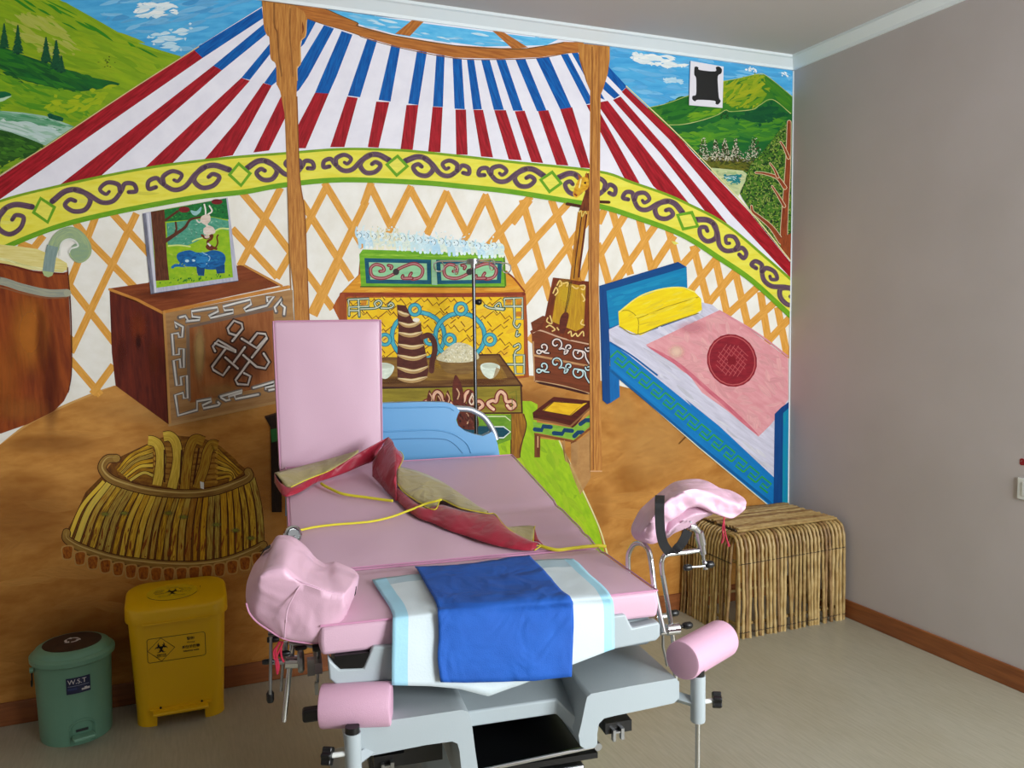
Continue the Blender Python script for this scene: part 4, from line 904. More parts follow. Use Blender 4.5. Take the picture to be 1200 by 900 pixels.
def cushion(name, top, th, bulge=.004, edge=.008, m=m_pink, crease=None):
    # top: 4 local corners front-left, front-right, back-right, back-left
    nu, nv = 28, 28; vs = []; fs = []
    A, B, C, D = top
    def P(u, v, w):
        # u across, v along, w 0 bottom..1 top
        p = A * (1 - u) * (1 - v) + B * u * (1 - v) + C * u * v + D * (1 - u) * v
        return p
    nrm = (B - A).cross(D - A).normalized()
    idx = {}
    def add(p): vs.append(p); return len(vs) - 1
    T_ = [[None] * (nv + 1) for _ in range(nu + 1)]; Bt = [[None] * (nv + 1) for _ in range(nu + 1)]
    def warp(i, n): t = i / n; return t
    for i in range(nu + 1):
        for j in range(nv + 1):
            u, v = i / nu, j / nv
            p = P(u, v, 1)
            du = min(u, 1 - u) * (B - A).length; dv = min(v, 1 - v) * (D - A).length
            d = min(du, dv); h = 0
            f = min(1, d / .07); h = bulge * (1 - (1 - f) ** 2) - .004
            h += .0022 * math.sin(u * 9 + v * 5) * f * .5 + (crease(u, v) if crease else 0)
            T_[i][j] = add(p + nrm * h); Bt[i][j] = add(p - nrm * th)
    for i in range(nu):
        for j in range(nv):
            fs.append((T_[i][j], T_[i + 1][j], T_[i + 1][j + 1], T_[i][j + 1])); fs.append((Bt[i][j], Bt[i][j + 1], Bt[i + 1][j + 1], Bt[i + 1][j]))
    ring = [(i, 0) for i in range(nu)] + [(nu, j) for j in range(nv)] + [(i, nv) for i in range(nu, 0, -1)] + [(0, j) for j in range(nv, 0, -1)]
    cen = (A + B + C + D) / 4
    mids = []
    for i, j in ring:
        a = vs[T_[i][j]]; b = vs[Bt[i][j]]; out = (a - cen); out -= nrm * out.dot(nrm)
        e = Vector((0, 0, 0))
        if i == 0: e -= (B - A).normalized()
        if i == nu: e += (B - A).normalized()
        if j == 0: e -= (D - A).normalized()
        if j == nv: e += (D - A).normalized()
        e.normalize(); mids.append(add(a * .5 + b * .5 + e * .004))
    n = len(ring)
    for k in range(n):
        i, j = ring[k]; i2, j2 = ring[(k + 1) % n]
        fs.append((T_[i][j], mids[k], mids[(k + 1) % n], T_[i2][j2])); fs.append((mids[k], Bt[i][j], Bt[i2][j2], mids[(k + 1) % n]))
    mb = MB(); mb.add(vs, fs); o = mb.build(name, m, bed, angle=60); 
    b = o.modifiers.new('bevel', 'BEVEL'); b.width = edge; b.segments = 3; b.limit_method = 'ANGLE'; b.angle_limit = R(50)
    # piping along the top rim
    pp = [vs[T_[i][j]] + nrm * .0005 for i, j in ring]
    rim = MB().tube(pp, .0022, 6, closed=True).build('piping', m_pipe, o)
    return o
zt = ZT
seat = cushion('seat_cushion', [Vector((-.348, 0, zt)), Vector((.35, 0, zt)), Vector((.35, .347, zt)), Vector((-.372, .347, zt))], .062,
               crease=lambda u, v: -.004 * max(0, 1 - abs(v - .93) / .07))
bk = [BP(352, 655), BP(700, 640), BP(600, 532), BP(330, 545)]
bk[0] = Vector((-.40, .36, ZT + .001)); bk[1] = Vector((.35, .36, ZT + .001)); bk[2] = Vector((.352, 1.17, ZT + SL * .81)); bk[3] = Vector((-.408, 1.17, ZT + SL * .81))
def bcr(u, v):
    return .0045 * math.sin(u * 26 + v * 7) * max(0, 1 - abs(v - .12) / .12) * (.4 + u) - .007 * math.exp(-((v - .28 - .1 * u) / .02) ** 2) * (u > .45) * (u - .45) * 3 - .008 * math.exp(-((v - .17 + .05 * u) / .018) ** 2) * (u > .5) * (u - .5) * 3
cushion('back_cushion', bk, .065, crease=bcr)
# loose upright cushion board standing at the head end
uc = cushion('upright_cushion', [Vector((-.426, 1.172, 1.03)), Vector((-.096, 1.172, 1.03)), Vector((-.088, 1.192, 1.512)), Vector((-.432, 1.192, 1.512))], .045, bulge=.006, edge=.008)
pc_ = uc.children[0]
uc.parent = None; uc.matrix_world = Matrix.Translation(BO) @ Matrix.Rotation(BA, 4, 'Z')
tag(uc, 'tall narrow pink cushion board standing upright against the head end of the bed', 'cushion')
# headboard
def hb_z(px, py): v = BL(px, py, 'y', 1.262); return (v.x, v.z)
o1 = [hb_z(*q) for q in ((585, 531), (583, 520), (579, 509), (576, 506), (573, 508), (566, 511), (556, 509), (545, 505), (537, 499), (534.5, 492), (537, 485), (539, 482), (535, 477), (530, 473.5), (522, 471.5), (500, 471), (475, 471.5), (450, 472.5))]
cx = -.04
right = o1; left = [(2 * cx - x, z) for x, z in reversed(o1[:-1])]
zb = .86
outl = [(right[0][0] + .006, zb)] + right + [(cx, right[-1][1] + .001)] + left + [(left[-1][0] - .006, zb)]
M_xz = lambda y: Matrix.Translation((0, y, 0)) @ Matrix.Rotation(R(90), 4, 'X')
hb = MB().ngon_prism(outl, -.035, 0, M_xz(1.262)).build('headboard', m_blue, bed); add_mod_bevel(hb, .006, 3, 30)
# raised borders on its face
def hbline(name, l, r_, m):
    p = [Vector((hb_z(*q)[0], 1.262 - .001, hb_z(*q)[1])) for q in l]
    MB().tube(catmull(p, 6), r_, 8).build(name, m, hb)
hbline('ridge', [(450, 506), (480, 504.5), (510, 504), (530, 508), (543, 516), (549, 523), (552, 531)], .0028, m_blue)
hbline('ridge', [(450, 478), (480, 477.5), (510, 477), (525, 477.5), (532, 481)], .0024, m_blue)
hbline('groove', [(458, 515), (480, 514), (510, 514), (525, 516), (535, 523), (542, 531)], .0012, mat('groove_blue', '3a6f9c', .5))
for s in (0, 1):
    p = [hb_z(*q) for q in ((533, 479), (542, 479.5), (552, 480.5), (560, 484), (568, 489), (575, 498), (580, 507), (583, 516))]
    P3 = [Vector(((x if not s else 2 * cx - x), 1.279, z)) for x, z in p]
    MB().tube(catmull(P3, 5), .0105, 12).build('handle', m_alu, hb)
# seat pan (grey shell under the seat)
f = lambda t, ox, oy, s, y: [(v.x, v.z) for v in PP(t, ox, oy, s, 'y', y)]
pan = f('384,772 392,779 399,785 426,784 437,758 458,757 600,742 718,722 733,720 741,736 764,731 772,729 774,733 774,746 769,751 720,761 600,780 458,797 402,804 393,802 386,796', 0, 0, 1, -.012)
sp_ = MB().prism(pan, -.03, 0, M_xz(-.012)).build('seat_shell', m_grey, bed); add_mod_bevel(sp_, .004, 3, 50)
pn = MB().box(-.325, .345, .02, 1.1, .80, .862).build('seat_pan', m_greyd, bed); add_mod_bevel(pn, .01)
(lambda p, q: MB().box(p.x, q.x, -.008, .03, q.z, .868))(BL(392, 770, 'y', 0), BL(438, 786, 'y', 0)).build('shell_opening_shade', m_bkm, sp_, smooth=False)  # solid black box: the shade inside the shell's opening, put in as colour
# base with two wings round the basin cut-out
wz = .75; wy = -.05
wl = f('406,853 430,848 480,841 530,833.5 541,832 548,834 552,841 554,856 557,880 560,900 564,940 545,942 541,905 538.5,880 536,871.5 530,869 500,873 429,887 424,886 406,892', 0, 0, 1, wy)
wr = f('792,795 796,799 796,818 790,824 763,830 720,839 708,842 702,848 700,860 700,872 697,876 686,878 680,874 678,862 682,845 686,825 688,817 693,813 740,804', 0, 0, 1, wy)
base = MB().prism(wl, -.30, 0, M_xz(wy)).prism(wr, -.30, 0, M_xz(wy)).build('base_wings', m_grey, bed); add_mod_bevel(base, .007, 3, 45)
# sunken panels on the wing tops and sloping throat between them
a = [BL(551, 842, 'z', .705), BL(646, 818, 'z', .705), BL(684, 868, 'z', .645)]
thr = MB()
yb = .32
v = [Vector((-.12, yb, .752)), Vector((.25, yb, .752)), Vector((-.1, .02, .708)), Vector((.128, .022, .708)), Vector((.176, -.045, .66)), Vector((-.1, .02, .675)), Vector((.128, .022, .675)), Vector((.176, -.045, .625)), Vector((.25, -.04, .735))]
thr.add(v, [(0, 1, 3, 2), (1, 8, 4, 3), (2, 3, 6, 5), (3, 4, 7, 6)])
th = thr.build('basin_throat', m_grey, bed); 
s_ = th.modifiers.new('sol', 'SOLIDIFY'); s_.thickness = .012; s_.offset = -1; add_mod_bevel(th, .005, 3, 20)
bx = MB().box(-.30, .39, .26, 1.0, .70, .77).build('base_body', m_grey, bed); add_mod_bevel(bx, .02)
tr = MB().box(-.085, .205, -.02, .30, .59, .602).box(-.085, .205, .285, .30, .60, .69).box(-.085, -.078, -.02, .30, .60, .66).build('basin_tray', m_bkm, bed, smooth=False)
rl0, rl1 = BL(700, 874, 'y', -.03), BL(540, 908, 'y', -.03)
r0 = MB().tube([rl0, rl1], .0042, 12).build('basin_rail', m_chr, bed); MB().lathe([(.0, -.006), (.008, -.006), (.008, .006), (0, .006)], Matrix.Translation(rl0) @ Matrix.Rotation(R(90), 4, 'X'), 16).build('rail_knob', m_steel, r0)
bs = MB().box(-.06, .175, -.026, .27, .50, .583).build('basin_drawer', m_steel, bed); add_mod_bevel(bs, .006)
col_ = MB().box(-.12, .16, .30, .85, .05, .71).build('pedestal', m_greyd, bed); add_mod_bevel(col_, .02)
ft = MB().box(-.30, .34, .12, 1.15, .03, .10).build('foot_base', m_grey, bed); add_mod_bevel(ft, .03)
for x in (-.24, .28):
    for y in (.2, 1.07):
        c_ = MB().lathe([(0, -.012), (.026, -.012), (.03, -.008), (.03, .008), (.026, .012), (0, .012)], Matrix.Translation((x, y, .03)) @ Matrix.Rotation(R(90), 4, 'Y'), 20).build('castor', m_bk, bed)
# black slide brackets with chrome clips below the wings
for (x0, y0, sx) in ((708, 849, 1), (440, 888, -1)):
    p = BL(x0, y0, 'y', .02)
    b_ = MB().box(p.x - .005, p.x + .055, .0, .12, p.z - .012, p.z + .012).build('slide_bracket', m_bk, bed)
    MB().box(p.x + .008, p.x + .014, -.012, .0, p.z - .024, p.z).box(p.x + .026, p.x + .033, -.012, .0, p.z - .022, p.z + .002).box(p.x + .008, p.x + .03, -.01, -.004, p.z - .008, p.z - .004).build('clip', m_steel, b_, smooth=False)
MB().box(-.26, -.11, .05, .25, .60, .69).build('under_wing_block', m_bkm, bed, smooth=False)  # plain black box below the left wing

# foot rests (foam roll on an adjustable post)
def foot_rest(px, ytop, ybot, yl, ends, kside, knob_px):
    x, z1 = (lambda v: (v.x, v.z))(BL(px, ytop, 'y', yl)); z0 = BL(px, ybot, 'y', yl).z
    post = MB().lathe([(.0, z0), (.0145, z0), (.0155, z0 + .003), (.0155, z1), (0, z1)], Matrix.Translation((x, yl, 0)), 24).build('post', m_grey, bed)
    MB().lathe([(0, z1 - .001), (.0135, z1 - .001), (.0135, z1 + .012), (0, z1 + .012)], Matrix.Translation((x, yl, 0)), 20).build('post_ring', m_bk, post)
    MB().lathe([(0, z0 - .2), (.0055, z0 - .2), (.0055, z1), (0, z1)], Matrix.Translation((x, yl, 0)), 14).build('rod', m_chr, post)
    A, B = BL(*ends[0], 'z', z1 + .03), BL(*ends[1], 'z', z1 + .03)
    A.z = B.z = z1 + .031
    d = (B - A).normalized(); mid = Vector((x, yl, A.z)); off = (A + B) / 2
    r = .041; L_ = (B - A).length
    prof = [(0, 0), (r - .006, 0), (r - .0015, .0015), (r, .006), (r, L_ - .006), (r - .0015, L_ - .0015), (r - .006, L_), (0, L_)]
    M = Matrix.Translation(A) @ d.to_track_quat('Z', 'Y').to_matrix().to_4x4()
    MB().lathe(prof, M, 36).build('foam_roll', m_foam, bed)
    MB().tube([Vector((x, yl, z1 - .06)), Vector((x - kside * .035, yl + .03, z1 - .055))], .012, 4).build('bracket', m_grey, post)
    k = BL(*knob_px, 'y', yl)
    MB().tube([Vector((x, yl, k.z)), Vector((k.x, yl, k.z))], .005, 12).build('knob_stem', m_sw, post)
    star = []
    for i in range(48): a = i / 48 * 2 * math.pi; rr = .0155 + .0028 * math.cos(a * 6); star.append((rr * math.cos(a), rr * math.sin(a)))
    Mk = Matrix.Translation(k) @ Matrix.Rotation(R(90), 4, 'Y') @ Matrix.Rotation(R(20), 4, 'X')
    kb = MB().ngon_prism(star, -.009, .009, Mk).build('star_knob', m_bk, post); add_mod_bevel(kb, .003, 2)
foot_rest(818, 791, 845, -.06, ((799, 775), (847, 748)), 1, (840, 820))
foot_rest(413, 858, 925, -.07, ((376, 828), (459, 825)), -1, (384, 886))

# clothes-like padded covers built between an outline and a ridge line
from mathutils import noise
def pillow(name, outline, front, back, bulge, m, parent, N=12, k=4, wr=.003, seed=0, seam=0):
    O_ = catmull(outline, k, True); n = len(O_); front = catmull(front, 6); back = catmull(back, 6)
    def near(p, L): return min(L, key=lambda q: (q - p).length)
    mb = MB(); vs = []; fs = []
    view = -(BY)  # not used in local frame
    for side, L, sg in ((0, front, -1), (1, back, 1)):
        st_ = len(vs)
        NM = [near(p, L) for p in O_]
        for _ in range(4): NM = [(NM[i - 1] + NM[i] * 2 + NM[(i + 1) % n]) / 4 for i in range(n)]
        for r_ in range(N + 1):
            f = (r_ / N) ** 1.5 if r_ else 0
            for i in range(n):
                p = O_[i] * (1 - f) + NM[i] * f
                h = bulge * (math.sqrt(max(0, 1 - (1 - f) ** 2)) - f * (1 if seam else .35))
                w = noise.noise((p + Vector((seed, 0, 0))) * 22) * wr * 2 * math.sin(math.pi * min(1, f * 1.2)) + noise.noise(p * 60 + Vector((0, seed, 0))) * wr * math.sin(math.pi * f)
                vs.append(p + Vector((0, sg, 0)) * (h + w))
        for r_ in range(N):
            for i in range(n):
                a, b, c, d = st_ + r_ * n + i, st_ + r_ * n + (i + 1) % n, st_ + (r_ + 1) * n + (i + 1) % n, st_ + (r_ + 1) * n + i
                fs.append((a, b, c, d) if side else (a, d, c, b))
        fs.append(tuple(st_ + N * n + i for i in (range(n) if side else range(n - 1, -1, -1)))[:0] or (st_ + N * n, st_ + N * n + 1, st_ + N * n + 2))
    mb.add(vs, fs)
    o = mesh_obj(name, mb.v, [f for f in mb.f if len(f) == 4], m, parent)
    bm = bmesh.new(); bm.from_mesh(o.data); bmesh.ops.remove_doubles(bm, verts=bm.verts, dist=.0012); bmesh.ops.triangulate(bm, faces=bmesh.ops.holes_fill(bm, edges=bm.edges, sides=0)['faces']); bmesh.ops.recalc_face_normals(bm, faces=bm.faces); bmesh.ops.smooth_vert(bm, verts=bm.verts, factor=.4); bm.to_mesh(o.data); bm.free()
    for p in o.data.polygons: p.use_smooth = True
    return o
def ribbon(name, P, wdir, w, th, m, parent):
    P = catmull(P, 6); wd = Vector(wdir).normalized(); vs = []; fs = []
    for i, p in enumerate(P):
        t = (P[min(i + 1, len(P) - 1)] - P[max(i - 1, 0)]).normalized(); nn = t.cross(wd)
        nn = nn.normalized() if nn.length > 1e-4 else Vector((0, 0, 1)); wv = nn.cross(t).normalized()
        for a, b in ((-1, -1), (1, -1), (1, 1), (-1, 1)): vs.append(p + wv * a * w / 2 + nn * b * th / 2)
    for i in range(len(P) - 1):
        for k in range(4): fs.append((i * 4 + k, i * 4 + (k + 1) % 4, i * 4 + 4 + (k + 1) % 4, i * 4 + 4 + k))
    fs += [(0, 1, 2, 3), tuple(len(vs) - 4 + k for k in (3, 2, 1, 0))]
    return MB().add(vs, fs).build(name, m, parent, angle=30)

# --- right leg support
yr = .12
def RP(t, y=yr): return PP(t, 700, 550, 6, 'y', y)
ro = [BL(700 + a / 6, 550 + b / 6, 'y', y) for a, b, y in (
    (240, 440, .15), (255, 380, .16), (300, 290, .17), (350, 240, .18), (400, 195, .18), (470, 140, .18), (530, 95, .18), (600, 75, .18), (700, 66, .18), (780, 85, .17), (860, 130, .16), (930, 145, .15), (1000, 180, .13),
    (1035, 215, .12), (1025, 265, .10), (980, 320, .09), (940, 345, .08), (880, 332, .08), (800, 302, .08), (740, 272, .08), (680, 264, .08), (625, 278, .085), (580, 318, .09), (530, 350, .09), (490, 380, .095), (475, 450, .10), (440, 500, .11), (385, 525, .12), (320, 512, .13), (265, 490, .14))]
rs = pillow('leg_rest', ro, RP('310,420 390,300 500,190 640,130 760,150 870,200 970,235', .085), RP('330,420 450,330 560,270 700,240 860,240 950,250', .25), .022, m_pink2, bed, wr=.0075, seed=3)
pillow('shell', RP('440,470 455,380 480,320 560,270 640,235 720,235 800,265 815,312 740,345 690,375 650,405 600,425 540,450 490,485', .12), RP('500,430 580,370 680,310 750,310', .09), RP('500,430 580,370 680,310 750,310', .16), .006, m_pink, rs, wr=.0005)
for q in ((655, 370), (482, 355), (512, 352), (545, 330)): 
    p = BL(700 + q[0] / 6, 550 + q[1] / 6, 'y', .082); MB().lathe([(0, -.003), (.0022, -.003), (.0022, .003), (0, .003)], Matrix.Translation(p) @ Matrix.Rotation(R(90), 4, 'X'), 10).build('eyelet', m_steel, rs)
ribbon('strap', RP('440,185', .10) + RP('438,230 438,330 445,440 468,530 520,590', .045) + RP('560,560 600,510 640,430', .07), BX, .021, .002, m_strap, rs)
cords = RP('893,340 890,370 885,420 880,470 872,515', .075)
for q, yy in (('893,335 888,400 880,460 872,520', .075), ('890,340 895,420 910,490 930,540', .072), ('893,338 886,390 900,450 912,505 922,545', .078), ('892,340 880,420 890,480 876,520', .07)):
    MB().tube(catmull(RP(q, yy), 5), .0016, 6).build('drawstring', m_redc, rs)
arm = MB()
hw = MB().tube(RP('650,395 680,405', .12), .010, 14)
hw.tube(RP('672,392 710,440', .12), .0075, 14); hw.tube(RP('715,440 735,530', .12), .0105, 16); hw.tube(RP('700,470 722,545', .13), .006, 12)
hw.tube(RP('735,530 745,595', .12), .0075, 14); hw.tube(RP('742,590 752,670', .12), .004, 12); hw.tube(RP('750,640 762,700', .12), .006, 14)
joint = hw.build('joint_clamp', m_chr, rs)
rod = MB().tube(catmull(RP('735,565 700,571 620,582 540,592 500,597 470,610 455,640 452,680 458,740 470,800', .125) + [BL(789, 750, 'y', .125), BL(792, 800, 'y', .125)], 5), .0058, 14).build('support_rod', m_chr, bed)
for q, w_ in (('635,690', .0075), ('790,668', .0085)):
    p = RP(q, .11)[0]
    s__ = MB(); s__.lathe([(0, -.009), (w_ * .8, -.009), (w_, -.005), (w_, .005), (w_ * .8, .009), (0, .009)], Matrix.Translation(p) @ Matrix.Rotation(R(90), 4, 'Y'), 16); s__.build('lever_knob', m_bk, joint)
MB().tube(RP('640,690 755,680', .11), .0026, 8).build('lever', m_steel, joint); MB().tube(RP('750,655 790,668', .11), .004, 8).build('lever', m_steel, joint)
# rail clamps beside the seat
def CL(t, y): return PP(t, 720, 600, 5, 'y', y)
rc = MB().tube(CL('305,690 375,682', .12), .0135, 20).tube(CL('270,705 310,700', .12), .007, 12).build('rail_clamp', m_chr, rod); MB().tube(CL('245,615 300,610', .3), .007, 12).build('rail_clamp', m_chr, rod)
MB().tube(CL('375,675 405,668', .12), .004, 10).build('lever', m_bk, rod); MB().tube(CL('318,603 335,598', .3), .004, 10).build('lever', m_bk, rod)
for q, yy in (('430,664', .12), ('352,592', .3)):
    p = CL(q, yy)[0]; MB().lathe([(0, -.012), (.006, -.012), (.0085, -.006), (.0085, .006), (.005, .011), (0, .011)], Matrix.Translation(p) @ Matrix.Rotation(R(90), 4, 'Y'), 16).build('lever_knob', m_bk, rod)
MB().tube(CL('285,720 285,790 300,850 310,900', .2), .0035, 10).build('side_bar', m_steel, bed)
rail = MB().box(.352, .372, .10, .62, .800, .822).build('side_rail', m_steel, bed)
# upright grab handle
gh = MB().tube(catmull([BL(778, 742, 'x', .385), BL(767, 690, 'x', .385), BL(764, 665, 'x', .385), BL(760, 645, 'x', .385), BL(752, 637, 'x', .385), BL(743, 638, 'x', .385), BL(737, 648, 'x', .385), BL(736, 662, 'x', .385), BL(738, 690, 'x', .385), BL(742, 720, 'x', .385)], 5), .0062, 14).build('grab_handle', m_chr, bed)

# --- left leg support
def LP4(t, y): return PP(t, 270, 580, 6, 'y', y)
def LP5(t, y): return PP(t, 280, 700, 4.5, 'y', y)
lo = []
for a, b, y in ((325, 290, .17), (365, 282, .17), (430, 290, .17), (490, 325, .17), (545, 375, .16), (600, 440, .15), (650, 475, .14), (690, 478, .14), (740, 470, .14), (800, 492, .13), (860, 520, .12), (900, 560, .10), (900, 610, .09), (885, 680, .08), (850, 760, .06), (810, 860, .05)):
    lo.append(BL(270 + a / 6, 580 + b / 6, 'y', y))
for a, b, y in ((575, 70, .04), (548, 120, .03), (500, 190, .03), (455, 228, .03), (400, 240, .03), (330, 235, .03), (232, 216, .03), (150, 165, .04), (90, 125, .05), (52, 80, .06), (38, 20, .07)):
    lo.append(BL(280 + a / 4.5, 700 + b / 4.5, 'y', y))
for a, b, y in ((108, 690, .08), (115, 620, .09), (135, 560, .10), (165, 490, .12), (205, 440, .13), (245, 390, .14), (290, 340, .16)):
    lo.append(BL(270 + a / 6, 580 + b / 6, 'y', y))
lfp = LP4('210,560', .0) + LP4('300,500 380,520 440,580 500,610', -.005) + LP4('600,640 700,680 790,690', -.01)
ls = pillow('leg_rest', lo, lfp, LP4('250,560 400,560 560,600 700,640 800,660', .2), .020, m_pink2, bed, wr=.003, seed=11, seam=0)
MB().tube(catmull(LP4('455,592 520,618 600,645 700,682 790,692', -.0155), 5), .0013, 6).build('seam', m_pink, ls)
MB().tube(catmull(LP4('490,630 440,720 400,810 390,900', -.016) + LP5('245,120', -.008) + LP5('240,215', .02), 5), .0014, 6).build('seam', m_pink, ls)
MB().tube(catmull(LP5('38,30 55,82 95,130 160,175 235,218 330,238 400,242 455,230 505,190', .028), 5), .0016, 6).build('hem', m_pipe, ls)
ribbon('strap', LP4('280,360 240,385 215,420', .12), BY, .02, .002, m_strap, ls); ribbon('strap', LP4('885,635 880,680 870,700', .07), BY, .02, .002, m_strap, ls)
def Q(t, y): return PP(t, 300, 730, 6, 'y', y)
lr = MB().tube(Q('258,60 255,170 235,330 195,690', .12), .0058, 14).build('support_rod', m_chr, bed)
MB().tube(Q('205,275 300,272', .11), .013, 20).build('rail_clamp', m_chr, lr)
p = Q('318,268', .11)[0]
MB().lathe([(0, -.007), (.020, -.007), (.023, -.004), (.023, .002), (.018, .006), (0, .006)], Matrix.Translation(p) @ Matrix.Rotation(R(90), 4, 'Y'), 28).build('clamp_disc', m_steel, lr)
for t_, yy, rr_ in (('105,100 100,500', .08, .0032), ('200,150 175,480', .13, .003), ('230,142 430,172', .09, .0034), ('95,272 200,272', .10, .006), ('85,70 130,68', .10, .0065), ('210,130 205,230', .1, .0045)): MB().tube(Q(t_, yy), rr_, 10).build('lever', m_steel, lr)
for q, w_, rot in (('100,515', .0075, 'Z'), ('440,172', .0085, 'Y'), ('122,115', .0065, 'Y'), ('88,272', .0055, 'Y'), ('200,215', .006, 'Y'), ('318,175', .005, 'Y')):
    p = Q(q, .085)[0]; MB().lathe([(0, -.012), (w_ * .8, -.012), (w_, -.007), (w_, .006), (w_ * .6, .011), (0, .011)], Matrix.Translation(p) @ (Matrix.Rotation(R(90), 4, 'Y') if rot == 'Y' else Matrix.Identity(4)), 14).build('lever_knob', m_bk, lr)
for q in ('175,130 150,160 125,200 130,250 150,280 150,360', '185,130 175,190 180,240 195,275', '165,130 140,190 145,240 160,300 155,340', '190,135 160,200 140,260 148,350'):
    MB().tube(catmull(Q(q, .06), 5), .002, 6).build('drawstring', m_redc, ls)
MB().add([], []).box(*(lambda a, b: (a.x, b.x, .1, .118, b.z, a.z))(Q('360,265', .1)[0], Q('415,370', .1)[0])).build('rail_bracket', m_steel, bed, smooth=False)
a, b = Q('372,290', .1)[0], Q('395,370', .1)[0]
MB().box(-.36, -.345, .08, .62, .800, .822).build('side_rail', m_steel, bed)
a, b = Q('412,425', .1)[0], Q('440,505', .1)[0]; MB().box(a.x, b.x, .1, .11, b.z, a.z).tube(Q('435,200 432,420', .11), .003, 8).build('rail_bracket', m_steel, bed, smooth=False)
k = Q('400,640', .0)[0]; kn = MB().box(k.x - .02, k.x + .02, -.01, .012, k.z - .013, k.z + .013).build('release_handle', m_bk, bed); add_mod_bevel(kn, .006)
# adjusting wheel behind the left leg rest
p = BL(343, 627, 'y', .2)
wh = MB().lathe([(0, -.004), (.012, -.004), (.013, -.002), (.0165, -.006), (.020, -.003), (.020, .003), (.0165, .006), (.013, .002), (0, .002)], Matrix.Translation(p) @ Matrix.Rotation(R(78), 4, 'X') @ Matrix.Rotation(R(25), 4, 'Y'), 28).build('adjusting_wheel', m_chr, bed)
MB().lathe([(0, -.008), (.009, -.008), (.0125, -.006), (.0125, .004), (0, .004)], Matrix.Translation(p) @ Matrix.Rotation(R(78), 4, 'X') @ Matrix.Rotation(R(25), 4, 'Y'), 20).build('hub', m_bk, wh)
MB().tube([p, p + Vector((-.0, .02, -.16))], .006, 10).build('wheel_stem', m_steel, wh)

# ------------------------------------------------------------------ cloths on the bed
BM = Matrix.Translation(BO) @ Matrix.Rotation(BA, 4, 'Z')
def sheet(name, rows, nc, nr, m, colfn=None, mats=None, th=.0012, wr=.002, seed=0):
    # rows: each a list of local Vectors left..right
    def samp(r_, t):
        S = [0]
        for i in range(1, len(r_)): S.append(S[-1] + (r_[i] - r_[i - 1]).length)
        q = t * S[-1]; i = min(max(j for j in range(len(S)) if S[j] <= q + 1e-9), len(r_) - 2)
        return r_[i].lerp(r_[i + 1], (q - S[i]) / max(S[i + 1] - S[i], 1e-6))
    cols = [[samp(r_, c / nc) for r_ in rows] for c in range(nc + 1)]
    cols = [catmull(c, nr) for c in cols]; n = len(cols[0]); vs = []; fs = []; fm = []
    for c in range(nc + 1):
        for i in range(n):
            p = cols[c][i]; w = noise.noise(p * 14 + Vector((seed, 0, 0))) * wr * 1.6 + noise.noise(p * 40) * wr * .4
            g = i / (n - 1)
            vs.append(p + Vector((0, -max(0, w) * 1.3 * (g > .45), abs(w) if g < .5 else 0)))
    for c in range(nc):
        for i in range(n - 1):
            fs.append((c * n + i, c * n + i + 1, (c + 1) * n + i + 1, (c + 1) * n + i)); fm.append(colfn(c / nc, i / (n - 1)) if colfn else 0)
    o = mesh_obj(name, vs, fs, m, None, mats=mats, fm=fm)
    for p in o.data.polygons: p.use_smooth = True
    s = o.modifiers.new('sol', 'SOLIDIFY'); s.thickness = th; s.offset = 0
    o.matrix_world = BM
    return o
def row(t, ax, v): return [BL(a, b, ax, v) for a, b in pts(t)]
z1 = ZT + .004
m_uw = mat('underpad_white', 'cfdde2', .85, bump=.12, bscale=260); m_ub = mat('underpad_blue', '9ed2e6', .6, bump=.15, bscale=200)
m_ug = mat('underpad_back', 'a9c3cf', .6)
up = sheet('underpad', [row('436,680 475,674 500,672 630,656 672,655', 'z', z1), row('441,688 477,682 640,666 682,664', 'z', z1), row('447,697 484,690 650,676 691,673', 'z', z1), row('456,711 490,706 660,690 708,688', 'z', z1), row('460,721 495,718 672,701 716,699', 'z', z1 - .001),
                        row('460,728 497,726 674,710 719,708', 'y', -.014), row('459.5,750 500,748 673,732 720,728', 'y', -.026), row('459,778 500,776 560,775 671,758 720,745', 'y', -.038), row('459,803 505,804 537,807 572,816 610,802 668,780 720,760', 'y', -.045)], 60, 5, None,
           colfn=lambda u, v: 1 if (u < .058 or u > .935) else (2 if v < .11 else 0), mats=[m_uw, m_ub, m_ug], wr=.0018, seed=2)
tag(up, 'white disposable underpad with pale blue borders draped over the front of the bed', 'underpad')
fold = sheet('p', [row('537,806 572,815', 'y', -.047), row('540,808 570,817', 'y', -.047)], 2, 1, None, mats=[m_ug])
bpy.data.objects.remove(fold)
z2 = ZT + .010
m_bl = mat('blue_nonwoven', '155ab8', .8, bump=.3, bscale=500, c2='104fa8', vscale=12, crease=11)
bs_ = sheet('drape', [row('486,664 520,663 560,660 590,655 620,651', 'z', z2), row('493,674 560,672 630,661', 'z', z2 + .002), row('500,688 560,690 600,686 644,676', 'z', z2), row('507,700 560,703 600,696 656,690', 'z', z2 + .002), row('512,711 590,708 669,702', 'z', z2 - .001),
                      row('513,718 590,720 671,712', 'y', -.022), row('514,745 590,742 672,735', 'y', -.036), row('513,772 590,770 671,765', 'y', -.048), row('516,799 545,800 590,799 630,797 670,793', 'y', -.054)], 40, 5, m_bl, wr=.003, seed=5)
tag(bs_, 'bright blue disposable drape sheet lying on top of the white underpad', 'drape sheet')

